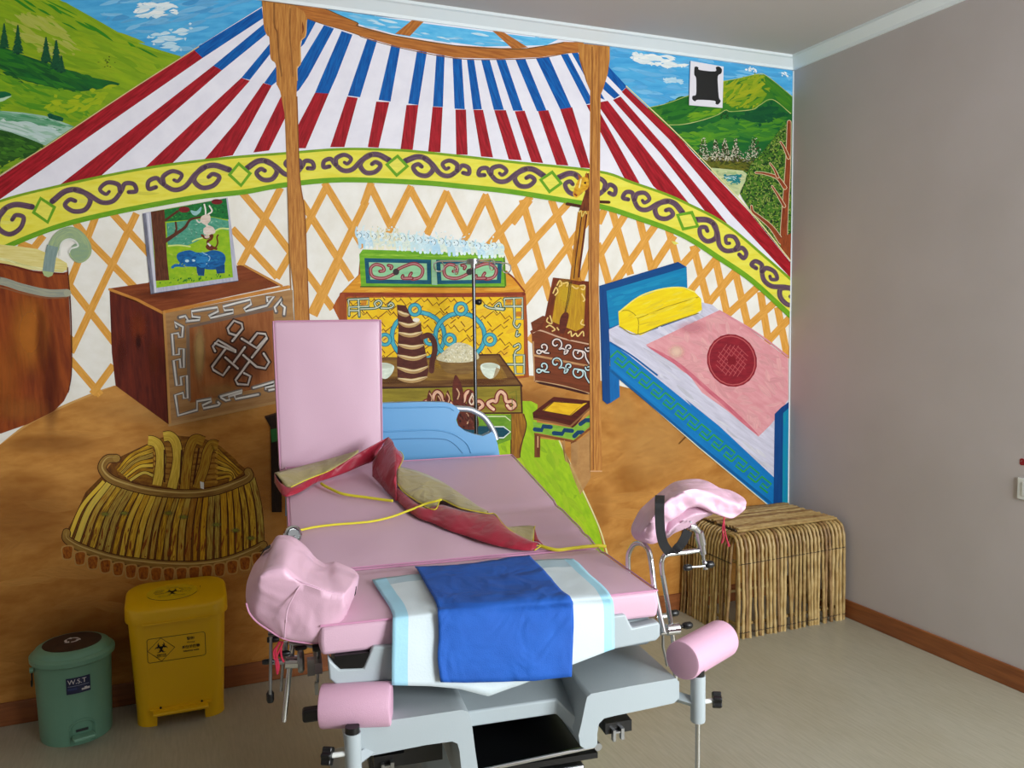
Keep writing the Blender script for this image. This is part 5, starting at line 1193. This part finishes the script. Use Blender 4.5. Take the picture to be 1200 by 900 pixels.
# maroon and khaki cape with yellow binding
m_mar = mat('maroon_nylon', 'a01c34', .42, spec=.4, bump=.2, bscale=300, sheen=.2, crease=12); m_kha = mat('khaki_lining', 'ab9d68', .6, bump=.25, bscale=300, sheen=.2, crease=14); m_yel = mat('yellow_cord', 'd8cc2c', .6, bump=.5, bscale=500)
cape = empty('cape', BO, BA); tag(cape, 'crumpled maroon cape with khaki lining and yellow ties thrown across the bed', 'cape')
CB = lambda t: pts(t, 300, 480, 6); CR_ = lambda t: pts(t, 440, 540, 4)
def band3(name, A, B, ha, hb, m, n=30, hm=.004, parent=None, wr=.0015):
    # strip of cloth between two traced edges; ha/hb heights above the cushion along each edge
    def rs_(L, hs):
        L = catmull([(x, y, 0) for x, y in L], 6); 
        S = [0]
        for i in range(1, len(L)): S.append(S[-1] + (L[i] - L[i - 1]).length)
        out = []
        for k in range(n + 1):
            d = S[-1] * k / n; i = max(j for j in range(len(S)) if S[j] <= d + 1e-9); i = min(i, len(L) - 2)
            q = L[i].lerp(L[i + 1], (d - S[i]) / max(1e-6, S[i + 1] - S[i])); x = k / n * (len(hs) - 1); j = min(int(x), len(hs) - 2); h = hs[j] + (hs[j + 1] - hs[j]) * (x - j)
            out.append(BP(q.x, q.y, h))
        return out
    a, b = rs_(A, ha), rs_(B, hb); vs = []; fs = []; M_ = 8
    for k in range(n + 1):
        for j in range(M_ + 1):
            t = j / M_; p = a[k].lerp(b[k], t); p = p + Vector((0, 0, 1)) * (hm * math.sin(math.pi * t) + abs(noise.noise(p * 30)) * wr * 2 * math.sin(math.pi * t)); vs.append(p)
    for k in range(n):
        for j in range(M_): fs.append((k * (M_ + 1) + j, k * (M_ + 1) + j + 1, (k + 1) * (M_ + 1) + j + 1, (k + 1) * (M_ + 1) + j))
    o = mesh_obj(name, vs, fs, m, parent)
    for p in o.data.polygons: p.use_smooth = True
    s = o.modifiers.new('sol', 'SOLIDIFY'); s.thickness = .0016; s.offset = 0
    return a, b
z0 = .006
band3('lining', CB('130,445 330,395 520,345 640,310 720,288'), CB('200,535 245,545 360,490 500,435 620,370 720,300'), [.035, .035, .04, .06, .09], [.02, .022, .035, .06, .09], m_kha, parent=cape)
_, _ = band3('cloth', CB('130,450 165,510 245,548 380,485 500,435 620,370 760,285 932,193'), CB('132,515 165,570 205,612 300,585 430,512 600,455 740,395 820,365'), [.03, .018, .02, .032, .035, .06, .085, .105], [.004] * 5 + [.008, .02, .03], m_mar, parent=cape)
band3('cloth', CB('820,370 860,300 900,250 932,193'), CB('820,470 870,520 930,590 985,640'), [.02, .06, .09, .105], [z0] * 4, m_mar, parent=cape, hm=.012)
band3('cloth', CB('932,193 965,230 982,310 985,420 990,560'), CB('840,400 880,500 930,560 970,600 985,640'), [.105, .10, .085, .06, .012], [.03, .03, .02, .012, .008], m_mar, parent=cape, hm=.012)
band3('cloth', CB('985,290 1020,310 1030,350 1000,420 990,480'), CB('975,260 985,350 985,420 985,470 985,500'), [.06, .055, .045, .03, .02], [.085, .07, .055, .04, .02], m_mar, n=14, parent=cape)
band3('cloth', CR_('95,120 180,190 220,215 260,232 300,205 420,238 500,246 560,252 620,315 700,362 770,395'), CR_('40,130 95,180 150,235 210,272 270,293 340,325 420,350 500,378 600,405 690,420 750,420'), [.02, .014, .016, .02, .028, .03, .03, .03, .02, .012, .008], [.006] * 11, m_mar, parent=cape, hm=.010)
band3('lining', CR_('105,25 160,38 230,60 300,92 350,122 420,170 480,212 530,245'), CR_('97,100 130,145 175,180 230,215 280,228 310,185 400,222 520,246'), [.035, .03, .028, .02, .016, .012, .010, .02], [.03, .022, .02, .02, .022, .035, .034, .03], m_kha, parent=cape, hm=.006)
band3('lining', CR_('600,312 660,308 720,304 745,308'), CR_('615,325 660,350 700,370 738,382'), [.02, .018, .018, .022], [.02, .016, .014, .012], m_kha, n=12, parent=cape, hm=.003)
band3('cloth', CR_('745,308 745,340 742,375'), CR_('750,345 765,375 785,395'), [.022, .018, .012], [.014, .01, .006], m_mar, n=10, parent=cape, hm=.002)
def cord(P, r=.0022, hs=None, name='binding', m=None):
    P = catmull([(x, y, 0) for x, y in P], 5); n = len(P); out = []
    for k, q in enumerate(P):
        x = k / (n - 1) * (len(hs) - 1); j = min(int(x), len(hs) - 2); out.append(BP(q.x, q.y, hs[j] + (hs[j + 1] - hs[j]) * (x - j)))
    MB().tube(out, r, 8).build(name, m or m_yel, cape)
cord(CB('245,546 360,492 500,437 560,405'), .0014, [.024, .038, .04, .05])
cord(CB('990,288 1020,300 1036,340 1010,400 988,440 990,500 1020,560 1080,610 1160,655 1190,670'), .0014, [.06, .06, .05, .04, .035, .03, .028, .026, .026, .026])
cord(CR_('230,215 280,228 300,190 310,180 400,222 520,246 560,250 600,300 660,345 730,388 770,400'), .0014, [.024, .026, .036, .038, .036, .034, .034, .026, .018, .014, .01])
cord(CR_('740,380 742,330 748,306'), .0012, [.014, .02, .025])
cord(CR_('775,400 745,420'), .0014, [.01, .008])
cord(CB('460,520 480,535 530,560 600,590 680,605 760,615 850,628 960,642'), .0042, [.010, .012, .010, .009, .008, .008, .008, .010], 'tie')
cord(CB('300,850 420,825 560,808 700,798 820,785 950,755 1060,715 1150,680 1200,660') + CR_('280,190 310,182'), .0032, [.006, .006, .006, .006, .006, .008, .014, .024, .03, .038, .04], 'tie')
cord(CR_('770,398 820,412 860,418 920,410 990,402 1050,398 1080,402'), .0045, [.008, .007, .006, .006, .006, .006, .003], 'tie')
# ------------------------------------------------------------------ IV stand by the wall
ivx, ivy = -1.918, -.3
iv = empty('iv_stand', (ivx, ivy, 0)); tag(iv, 'slim chrome drip stand with four hooks standing behind the headboard against the mural', 'iv stand')
zt_ = on_plane(556, 306, (0, 1, 0), ivy).z
MB().lathe([(0, .06), (.0135, .06), (.0135, .9), (0, .9)], None, 18).build('lower_pole', m_chr, iv)
MB().tube([(0, 0, .85), (0, 0, zt_)], .0075, 14).build('pole', mat('dark_steel', '5c5e60', .25, metal=1), iv)
MB().lathe([(0, zt_ - .03), (.010, zt_ - .03), (.012, zt_ - .012), (.028, zt_ - .012), (.028, zt_ + .008), (.005, zt_ + .009), (0, zt_ + .009)], None, 20).build('hub', m_steel, iv)
for k in range(4):
    a = R(8 + 90 * k); d = Vector((math.cos(a), math.sin(a), 0)); P = [d * .02 + Vector((0, 0, zt_)), d * .15 + Vector((0, 0, zt_ - .004)), d * .172 + Vector((0, 0, zt_ - .012))]
    for i in range(8): t = R(30 - i * 38); P.append(d * (.158 + .022 * math.cos(t)) + Vector((0, 0, zt_ - .024 + .022 * math.sin(t))))
    MB().tube(catmull(P, 3), .0026, 8).build('hook', m_chr, iv)
zk = on_plane(562, 354, (0, 1, 0), ivy).z
MB().lathe([(0, .006), (.006, .006), (.012, .014), (.0135, .024), (.009, .032), (0, .032)], Matrix.Translation((0, 0, zk)) @ Matrix.Rotation(R(90), 4, 'Y'), 18).build('knob', m_bk, iv)
for k in range(5):
    a = R(72 * k + 20); d = Vector((math.cos(a), math.sin(a), 0))
    lg = MB().tube([d * .01 + Vector((0, 0, .075)), d * .15 + Vector((0, 0, .065)), d * .25 + Vector((0, 0, .05))], .011, 10).build('leg', m_chr, iv)
    MB().lathe([(0, -.01), (.022, -.01), (.022, .01), (0, .01)], Matrix.Translation(d * .25 + Vector((0, 0, .022))) @ Matrix.Rotation(a + R(90), 4, 'Z') @ Matrix.Rotation(R(90), 4, 'Y'), 16).build('castor', m_bk, lg)

# ------------------------------------------------------------------ green pedal bin
m_grn = mat('green_plastic', '6c9c84', .38, spec=.45); m_grnd = mat('green_plastic_dark', '588870', .45); m_stk = mat('brown_sticker', '2a1a14', .6, c2='3c261c', vscale=30); m_navy = mat('navy_label', '141c44', .5); m_wht = mat('white_print', 'd8d4d4', .6); m_silver = mat('grey_print', '8c94a8', .6)
gb = empty('pedal_bin', (-3.47, -.165, 0), R(6)); tag(gb, 'small round green pedal bin with a recycling sticker on its lid', 'pedal bin')
def oval(r_, n=48, sq=1.0): return [(r_ * math.cos(2 * math.pi * i / n), r_ * sq * math.sin(2 * math.pi * i / n)) for i in range(n)]
mb = MB(); mb.lathe([(0, .004), (.112, .004), (.117, .0), (.12, .008), (.124, .15), (.1285, .285), (.13, .30), (0, .30)], None, 64); gbody = mb.build('body', m_grn, gb)
lid = MB().lathe([(0, .292), (.133, .292), (.141, .297), (.1415, .312), (.136, .318), (.128, .321), (.122, .333), (.108, .341), (.06, .346), (0, .347)], None, 64).build('lid', m_grn, gb)
sk = MB().lathe([(0, .343), (.098, .3415), (.098, .3435), (.06, .3478), (0, .3492)], None, 40).build('sticker', m_stk, lid)
for k in range(3):
    a = R(120 * k + 20); mbx = MB()
    P = [Vector((.026 * math.cos(a + R(t)), .026 * math.sin(a + R(t)), .3497)) for t in (0, 20, 40, 60, 75)]
    for i in range(4):
        mbx.add([P[i] * 1, Vector((P[i].x * .68, P[i].y * .68, .3497)), Vector((P[i + 1].x * .68, P[i + 1].y * .68, .3497)), P[i + 1]], [(0, 1, 2, 3)])
    e = P[-1]; t_ = Vector((-e.y, e.x, 0)).normalized()
    mbx.add([e * 1.22 + Vector((0, 0, -.0767)) , Vector((e.x * .45, e.y * .45, .3497)), Vector((e.x * .85, e.y * .85, .3497)) + t_ * .016], [(0, 1, 2)])
    for v in mbx.v: v.z = .3497
    mbx.build('recycling_arrow', m_wht, sk, smooth=False)
def wrap(cx_deg, w, h, z, r0, m, name, parent, th=.0012, n=12):
    vs = []; fs = []
    for i in range(n + 1):
        a = R(cx_deg) + (i / n - .5) * w / r0
        for zz in (z, z + h):
            for rr in (r0, r0 + th): vs.append((rr * math.cos(a), rr * math.sin(a), zz))
    for i in range(n):
        o = i * 4; fs += [(o + 1, o + 3, o + 7, o + 5), (o, o + 4, o + 6, o + 2), (o + 2, o + 6, o + 7, o + 3), (o, o + 1, o + 5, o + 4)]
    return MB().add(vs, fs).build(name, m, parent, smooth=True, angle=80)
LA = -84
lb = wrap(LA, .078, .058, .196, .1288, m_navy, 'label', gbody)
def on_cyl(o, r0):
    for v in o.data.vertices:
        a = R(LA) + v.co.x / r0; rr = r0 + v.co.z; v.co = Vector((rr * math.cos(a), rr * math.sin(a), v.co.y))
def cyl_text(t, s, z, m, x=0, r0=.1304):
    o = text_mesh(t, s, m, lb, 'lettering', align='CENTER', ext=.0003)
    for v in o.data.vertices: v.co.x += x; v.co.y += z; v.co.z += .0004
    on_cyl(o, r0); return o
cyl_text('W.S.T', .024, .239, m_wht, x=-.004)
cyl_text('® ▃▂▃', .010, .192, m_wht, x=.014) if False else None
for i in range(2):
    wrap(LA + (0 if i == 0 else -9), .068 if i == 0 else .03, .0012 if i == 0 else .008, .224 - i * .014, .1302, m_silver if i == 0 else mat('dim_print', '2c3868', .6), 'print_line', lb)
for dx, hh in ((4, .006), (8, .010), (12, .007)): wrap(LA + dx + 2, .0085, hh, .205, .1302, m_wht, 'print_mark', lb, n=2)
# pedal arch
arch = []
for i in range(13): t = math.pi * i / 12; arch.append((.042 * math.cos(t), .062 + .030 * math.sin(t)))
arch += [(-.042, .006), (.042, .006)]
def plate_on_cyl(outline, r_in, r_out, m, name, parent):
    n = len(outline); tri = geometry.tessellate_polygon([[Vector((x, y, 0)) for x, y in outline]])
    vs = []
    for rr in (r_in, r_out):
        for x, z in outline: a = R(LA + 3) + x / .122; vs.append((rr * math.cos(a), rr * math.sin(a), z))
    fs = [tuple(t) for t in tri] + [tuple(i + n for i in t) for t in tri] + [(i, (i + 1) % n, (i + 1) % n + n, i + n) for i in range(n)]
    return MB().add(vs, fs).build(name, m, parent)
plate_on_cyl(arch, .115, .1245, m_grnd, 'pedal_housing', gb)
rim_ = [Vector(((.1255) * math.cos(R(LA + 3) + x / .122), .1255 * math.sin(R(LA + 3) + x / .122), z)) for x, z in arch[:13]]
MB().tube(rim_, .003, 8).build('housing_rim', m_grn, gb)
Mp = Matrix.Rotation(R(LA + 3 + 90), 4, 'Z')
pd = MB().box(-.036, .036, -.158, -.118, .028, .042, Mp).build('pedal', m_grn, gb); add_mod_bevel(pd, .004)
MB().box(-.022, .018, -.126, -.122, .052, .060, Mp).build('slot', m_bkm, gb, smooth=False)
# wire handle at the side
hd = []
for i in range(9): t = R(200 + i * 20); hd.append(Vector((-.134, -.03 + .032 * math.cos(t), .262 + .045 * math.sin(t))))
MB().tube(catmull(hd, 3), .0028, 8).build('handle', m_bk, gb)
MB().lathe([(0, -.006), (.010, -.006), (.010, .006), (0, .006)], Matrix.Translation((-.133, -.03, .275)) @ Matrix.Rotation(R(90), 4, 'Y'), 14).build('handle_pivot', m_grn, gb)

# ------------------------------------------------------------------ yellow medical waste bin
m_y = mat('yellow_plastic', 'e6b600', .38, spec=.45); m_ys = mat('yellow_sticker', 'e0bc10', .25, coat=.5)
yb_ = empty('pedal_bin', (-3.107, -.142, 0), R(-1)); tag(yb_, 'tall yellow waste bin with black biohazard labels, right of the green bin', 'pedal bin')
def rrect(w, d, r_, n=8, bow=0):
    out = []
    for cx_, cy_, a0 in ((w / 2 - r_, d / 2 - r_, 0), (-w / 2 + r_, d / 2 - r_, 90), (-w / 2 + r_, -d / 2 + r_, 180), (w / 2 - r_, -d / 2 + r_, 270)):
        for i in range(n + 1):
            a = R(a0 + 90 * i / n); out.append((cx_ + r_ * math.cos(a), cy_ + r_ * math.sin(a)))
    if bow: out = [(x, y + (bow * (1 - (2 * x / w) ** 2) if y > 0 else 0)) for x, y in out]
    return out
def loft(levels, caps=True):
    vs = []; fs = []; n = len(levels[0][0])
    for o_, z in levels: vs += [(x, y, z) for x, y in o_]
    for k in range(len(levels) - 1):
        for i in range(n): fs.append((k * n + i, k * n + (i + 1) % n, (k + 1) * n + (i + 1) % n, (k + 1) * n + i))
    if caps: fs += [tuple(range(n - 1, -1, -1)), tuple((len(levels) - 1) * n + i for i in range(n))]
    return MB().add(vs, fs)
body = loft([(rrect(.312, .205, .055), .045), (rrect(.330, .215, .058), .25), (rrect(.345, .225, .06), .41)]).build('body', m_y, yb_)
# feet either side of the pedal gap
for sx in (-1, 1):
    o = rrect(.312, .205, .055)
    oo = [(min(max(x, .085), 1) if sx > 0 else max(min(x, -.085), -1), y) for x, y in o]
    ft_ = loft([(oo, 0), (oo, .046)]).build('foot', m_y, yb_, angle=50)
MB().box(-.09, .09, -.02, .09, .0, .045).build('rear_foot', m_y, yb_)
ld = loft([(rrect(.362, .242, .075, 10), .398), (rrect(.366, .246, .078, 10), .405), (rrect(.364, .244, .078, 10), .450), (rrect(.358, .238, .077, 10), .4575), (rrect(.346, .226, .073, 10), .461), (rrect(.22, .12, .05, 10), .463)]).build('lid', m_y, yb_, angle=50)
for o_ in (ld,):
    for v in o_.data.vertices:
        if v.co.z > .43: v.co.z += (v.co.y + .12) / .24 * .042 - .012
MB().box(-.12, .12, -.126, -.121, .396, .403).build('lip', m_y, ld)
MB().box(-.06, .07, .112, .128, .42, .462).build('hinge', m_y, ld)
pdl = MB().box(-.098, .098, -.135, -.085, .047, .060).build('pedal', m_y, yb_); add_mod_bevel(pdl, .005)
MB().box(-.11, .11, -.112, -.10, .060, .068).build('pedal_ledge', m_y, yb_)
for x in (-.07, .075): MB().lathe([(0, -.002), (.004, -.002), (.004, .002), (0, .002)], Matrix.Translation((x, -.1125, .072)) @ Matrix.Rotation(R(90), 4, 'X'), 10).build('hole', m_bkm, yb_)
m_ink = mat('black_print', '17140c', .5)
def biohazard(s, M, parent, name='biohazard_symbol'):
    mb = MB()
    def arcs(cx_, cy_, r0, r1, a0, a1, n=20):
        vs = []; fs = []
        for i in range(n + 1):
            a = R(a0 + (a1 - a0) * i / n); t = abs(2 * i / n - 1); w = (r1 - r0) * (1 - t ** 3)
            vs += [M @ Vector((cx_ + (r1 - w - .0001) * math.cos(a), cy_ + (r1 - w) * math.sin(a), 0)), M @ Vector((cx_ + r1 * math.cos(a), cy_ + r1 * math.sin(a), 0))]
        for i in range(n): fs.append((2 * i, 2 * i + 1, 2 * i + 3, 2 * i + 2))
        mb.add(vs, fs)
    for k in range(3):
        a = 90 + 120 * k; arcs(s * .44 * math.cos(R(a)), s * .44 * math.sin(R(a)), s * .27, s * .48, a + 32, a + 328)
    def ring_(r0, r1, a0=0, a1=360, n=40):
        vs = []; fs = []
        for i in range(n + 1):
            a = R(a0 + (a1 - a0) * i / n); vs += [M @ Vector((r0 * math.cos(a), r0 * math.sin(a), 0)), M @ Vector((r1 * math.cos(a), r1 * math.sin(a), 0))]
        for i in range(n): fs.append((2 * i, 2 * i + 1, 2 * i + 3, 2 * i + 2))
        mb.add(vs, fs)
    for k in range(3): ring_(s * .40, s * .52, 90 + 120 * k + 22, 90 + 120 * k + 98, 12)
    for k in range(3): ring_(s * .10, s * .27, 90 + 120 * k + 8, 90 + 120 * k + 112, 8)
    return mb.build(name, m_ink, parent, smooth=False, fix=False)
# the printed panel on the front: plane tilted with the body side
def Fz(z): return -(.1025 + (z - .045) / .365 * .010) - .0012
def FP(x, z, d=0): return Vector((x, Fz(z) - d, z))
def strip(mb, P, w):
    for a, b in zip(P, P[1:]):
        d = Vector((b[0] - a[0], b[1] - a[1])).normalized(); n_ = Vector((-d.y, d.x)) * w / 2; e = d * w / 2
        q = [(a[0] - e.x + n_.x, a[1] - e.y + n_.y), (a[0] - e.x - n_.x, a[1] - e.y - n_.y), (b[0] + e.x - n_.x, b[1] + e.y - n_.y), (b[0] + e.x + n_.x, b[1] + e.y + n_.y)]
        mb.add([FP(x, z) for x, z in q], [(0, 1, 2, 3)])
mb = MB(); X0, X1, Z0, Z1 = -.107, .096, .248, .340
rr_ = [(x + (X0 + X1) / 2, z + (Z0 + Z1) / 2) for x, z in rrect(X1 - X0, Z1 - Z0, .009, 4)]; strip(mb, rr_ + rr_[:1], .0018)
cxd = X0 + .048; cz = (Z0 + Z1) / 2
strip(mb, [(X0 + .001, cz), (cxd, Z1 - .001), (cxd + .047, cz + .002), (cxd, Z0 + .001), (X0 + .001, cz)], .0016)
fr = mb.build('label_frame', m_ink, body, smooth=False, fix=False)
MF = Matrix.Translation((cxd, Fz(cz) - .0004, cz + .007)) @ Matrix.Rotation(R(90), 4, 'X')
biohazard(.026, MF, fr)
def ytext(t, s, x, z, bold=.0): return text_mesh(t, s, m_ink, fr, 'lettering', (x, Fz(z) - .0004, z), (R(90 + 1.5), 0, 0), ext=.0002, bold=bold)
ytext('警告!', .0125, .045, .322, .0002); ytext('Warning!', .0075, .045, .308); ytext('感染性废物', .0125, .045, .290, .0003); ytext('Infectious waste', .0085, .045, .275, .0002)
ytext('感染性废物', .0065, cxd, cz - .020, .0001); ytext('MEDICAL WASTE', .0042, cxd, cz - .027, .0001)
# lid sticker
stk = MB().prism([(x * .092, y * .062) for x, y in oval(1, 36)], .4628, .4638).build('sticker', m_ys, ld)
stk.location = (-.015, .005, 0)
rg = MB().tube([Vector((.092 * math.cos(R(t)), .062 * math.sin(R(t)), .4636)) for t in range(200, 345, 8)], .0008, 5).build('sticker_edge', m_ink, stk)
biohazard(.030, Matrix.Translation((0, .001, .4642)), stk)
for i, (x, y, w) in enumerate(((-.045, .02, .03), (-.05, .008, .034), (-.045, -.004, .03), (.044, .022, .03), (.05, .010, .034), (.046, -.004, .028), (-.028, -.026, .03), (.024, -.028, .036), (.0, .036, .05))):
    o = text_mesh('感染性废物' if i < 3 else ('警告 Warning' if i < 6 else 'Infectious waste'), .0068, m_ink, stk, 'lettering', (x, y, .464), (0, 0, R(4 if x < 0 else -4)), ext=.0001)
text_mesh('!', .02, m_ink, stk, 'lettering', (.102, .018, .4635), (0, 0, 0), ext=.0002)

def shear_tree(o, M):
    M = M @ o.matrix_basis
    for v in o.data.vertices:
        w_ = M @ v.co; w_.z += (w_.y + .12) / .24 * .042 - .012; v.co = M.inverted() @ w_
    for ch in o.children: shear_tree(ch, M)
shear_tree(stk, Matrix.Identity(4))

# ------------------------------------------------------------------ willow stick table in the corner
m_st = [mat('willow_light', 'c4aa74', .5, c2='a8884e', vscale=26, bump=.25, bscale=60), mat('willow_mid', 'b49a62', .5, c2='8c6a38', vscale=30, bump=.25, bscale=60), mat('willow_dark', 'a08050', .55, c2='74522c', vscale=28, bump=.25, bscale=60)]
m_wire = mat('dark_binding', '33261a', .7)
wt = empty('willow_table', (-.36, -.235, 0)); tag(wt, 'low box-shaped side table of peeled willow sticks in the corner of the room', 'side table')
FX0, FX1, FY0, FY1, TZ = -.318, .322, -.212, .215, .492
rr2 = random.Random(3)
def stick(P, r_, nm='stick'):
    Q_ = catmull(P, 4); n = len(Q_); rs_ = [r_ * (1 + .13 * math.sin(i * 1.7 + rr2.random() * 2)) for i in range(n)]
    Q_ = [q + Vector((rr2.uniform(-1, 1), rr2.uniform(-1, 1), 0)) * .0012 for q in Q_]
    MB().tube(Q_, rs_, 8).build(nm, rr2.choice([m_st[0], m_st[0], m_st[1], m_st[1], m_st[2]]), wt)
nf = 29
for i in range(nf):
    x = FX0 + (FX1 - FX0) * i / (nf - 1)
    if i == 1 and False: continue
    r_ = rr2.uniform(.0066, .0082); dx = rr2.uniform(-.012, .012); zz = rr2.uniform(-.002, .004)
    stick([(x + dx + (-.012 if i < 2 else 0), FY0 - .006 - rr2.uniform(0, .008), .0), (x + dx * .4, FY0 - .004, .2), (x, FY0, .36), (x + .001, FY0 + .006, TZ - .062), (x + .001, FY0 + .026, TZ - .018), (x, FY0 + .058, TZ - .008 + zz), (x, FY0 + .085, TZ - .008 + zz)], r_)
ns = 17
for i in range(ns):
    y = FY0 + .045 + (FY1 - FY0 - .05) * i / (ns - 1); r_ = rr2.uniform(.0066, .0082); dy = rr2.uniform(-.012, .012)
    stick([(FX0 - .022 - rr2.uniform(0, .008), y + dy, 0), (FX0 - .018, y + dy * .4, .2), (FX0 - .012, y, .36), (FX0 - .004, y, TZ - .062), (FX0 + .018, y, TZ - .018), (FX0 + .05, y, TZ - .008), (FX0 + .075, y, TZ - .008)], r_)
nt_ = 19
for i in range(nt_):
    y = FY0 + .07 + (FY1 - FY0 - .075) * i / (nt_ - 1)
    stick([(FX0 + .045 + rr2.uniform(-.01, .01), y, TZ + .004), (-.1, y + rr2.uniform(-.004, .004), TZ + .006), (.12, y + rr2.uniform(-.004, .004), TZ + .005), (FX1 - rr2.uniform(0, .02), y, TZ + .003)], rr2.uniform(.009, .0125))
for i in range(10):
    y = FY0 + .05 + (FY1 - FY0 - .06) * i / 9
    stick([(FX1 - .004, y, 0), (FX1 - .004, y, .25), (FX1 - .004, y, TZ - .02)], .008)
def frame_rail(a, b, r_=.0075): stick([a, (Vector(a) + Vector(b)) / 2, b], r_, 'cross_rail')
for z in (.06, .36):
    frame_rail((FX0 + .0, FY0 + .016, z), (FX1 - .02, FY0 + .016, z)); frame_rail((FX0 + .006, FY0 + .02, z), (FX0 + .006, FY1 - .01, z)); frame_rail((FX1 - .02, FY0 + .02, z), (FX1 - .02, FY1 - .01, z)); frame_rail((FX0 + .01, FY1 - .004, z), (FX1 - .02, FY1 - .004, z))
for x in (FX0 + .02, FX1 - .03):
    for y in (FY0 + .03, FY1 - .02): stick([(x, y, 0), (x, y, .25), (x, y, TZ - .03)], .011, 'corner_post')
def binding(P, r_=.0035, amp=.004, n=120):
    out = []; P = [Vector(p) for p in P]
    for i in range(n + 1):
        t = i / n; q = P[0].lerp(P[1], t); out.append(q + Vector((0, 0, math.sin(i * 1.9) * amp)))
    MB().tube(out, r_, 6).build('binding', m_wire, wt)
binding([(FX0 + .02, FY0 + .056, TZ + .006), (FX1, FY0 + .056, TZ + .006)], .004, .003); binding([(FX0 + .04, FY0 + .08, TZ + .003), (FX0 + .04, FY1, TZ + .003)], .004, .003)
stick([(FX0 + .03, FY0 + .052, TZ + .006), (0, FY0 + .052, TZ + .008), (FX1 - .004, FY0 + .052, TZ + .006)], .007)
binding([(FX0 - .005, FY0 - .007, .355), (FX1, FY0 - .007, .365)], .0018, .0015); binding([(FX0 - .021, FY0 + .03, .355), (FX0 - .021, FY1 - .02, .36)], .0018, .0015)
binding([(FX0 - .012, FY0 - .016, .03), (FX1 + .002, FY0 - .016, .03)], .0016, .002)
# ------------------------------------------------------------------ daylight through the window behind the camera
w = bpy.data.worlds.new('world'); scene.world = w; w.use_nodes = True
nt = w.node_tree; bg = nt.nodes['Background']; bg.inputs[0].default_value = (.75, .86, 1, 1); bg.inputs[1].default_value = 1.5
ld_ = bpy.data.lights.new('window_daylight', 'AREA'); ld_.shape = 'RECTANGLE'; ld_.size = WX1 - WX0 - .1; ld_.size_y = WZ1 - WZ0 - .1; ld_.energy = 175; ld_.color = (.93, .97, 1)
lo_ = bpy.data.objects.new('window_daylight', ld_); col.objects.link(lo_); lo_.location = ((WX0 + WX1) / 2, YF + .01, (WZ0 + WZ1) / 2); lo_.rotation_euler = (R(90), 0, 0)
vs_ = scene.view_settings; vs_.view_transform = 'Standard'; vs_.look = 'None'; vs_.gamma = 1; vs_.use_curve_mapping = False; vs_.exposure = 0
scene.display_settings.display_device = 'sRGB'
scene.cycles.max_bounces = 8; scene.cycles.diffuse_bounces = 5
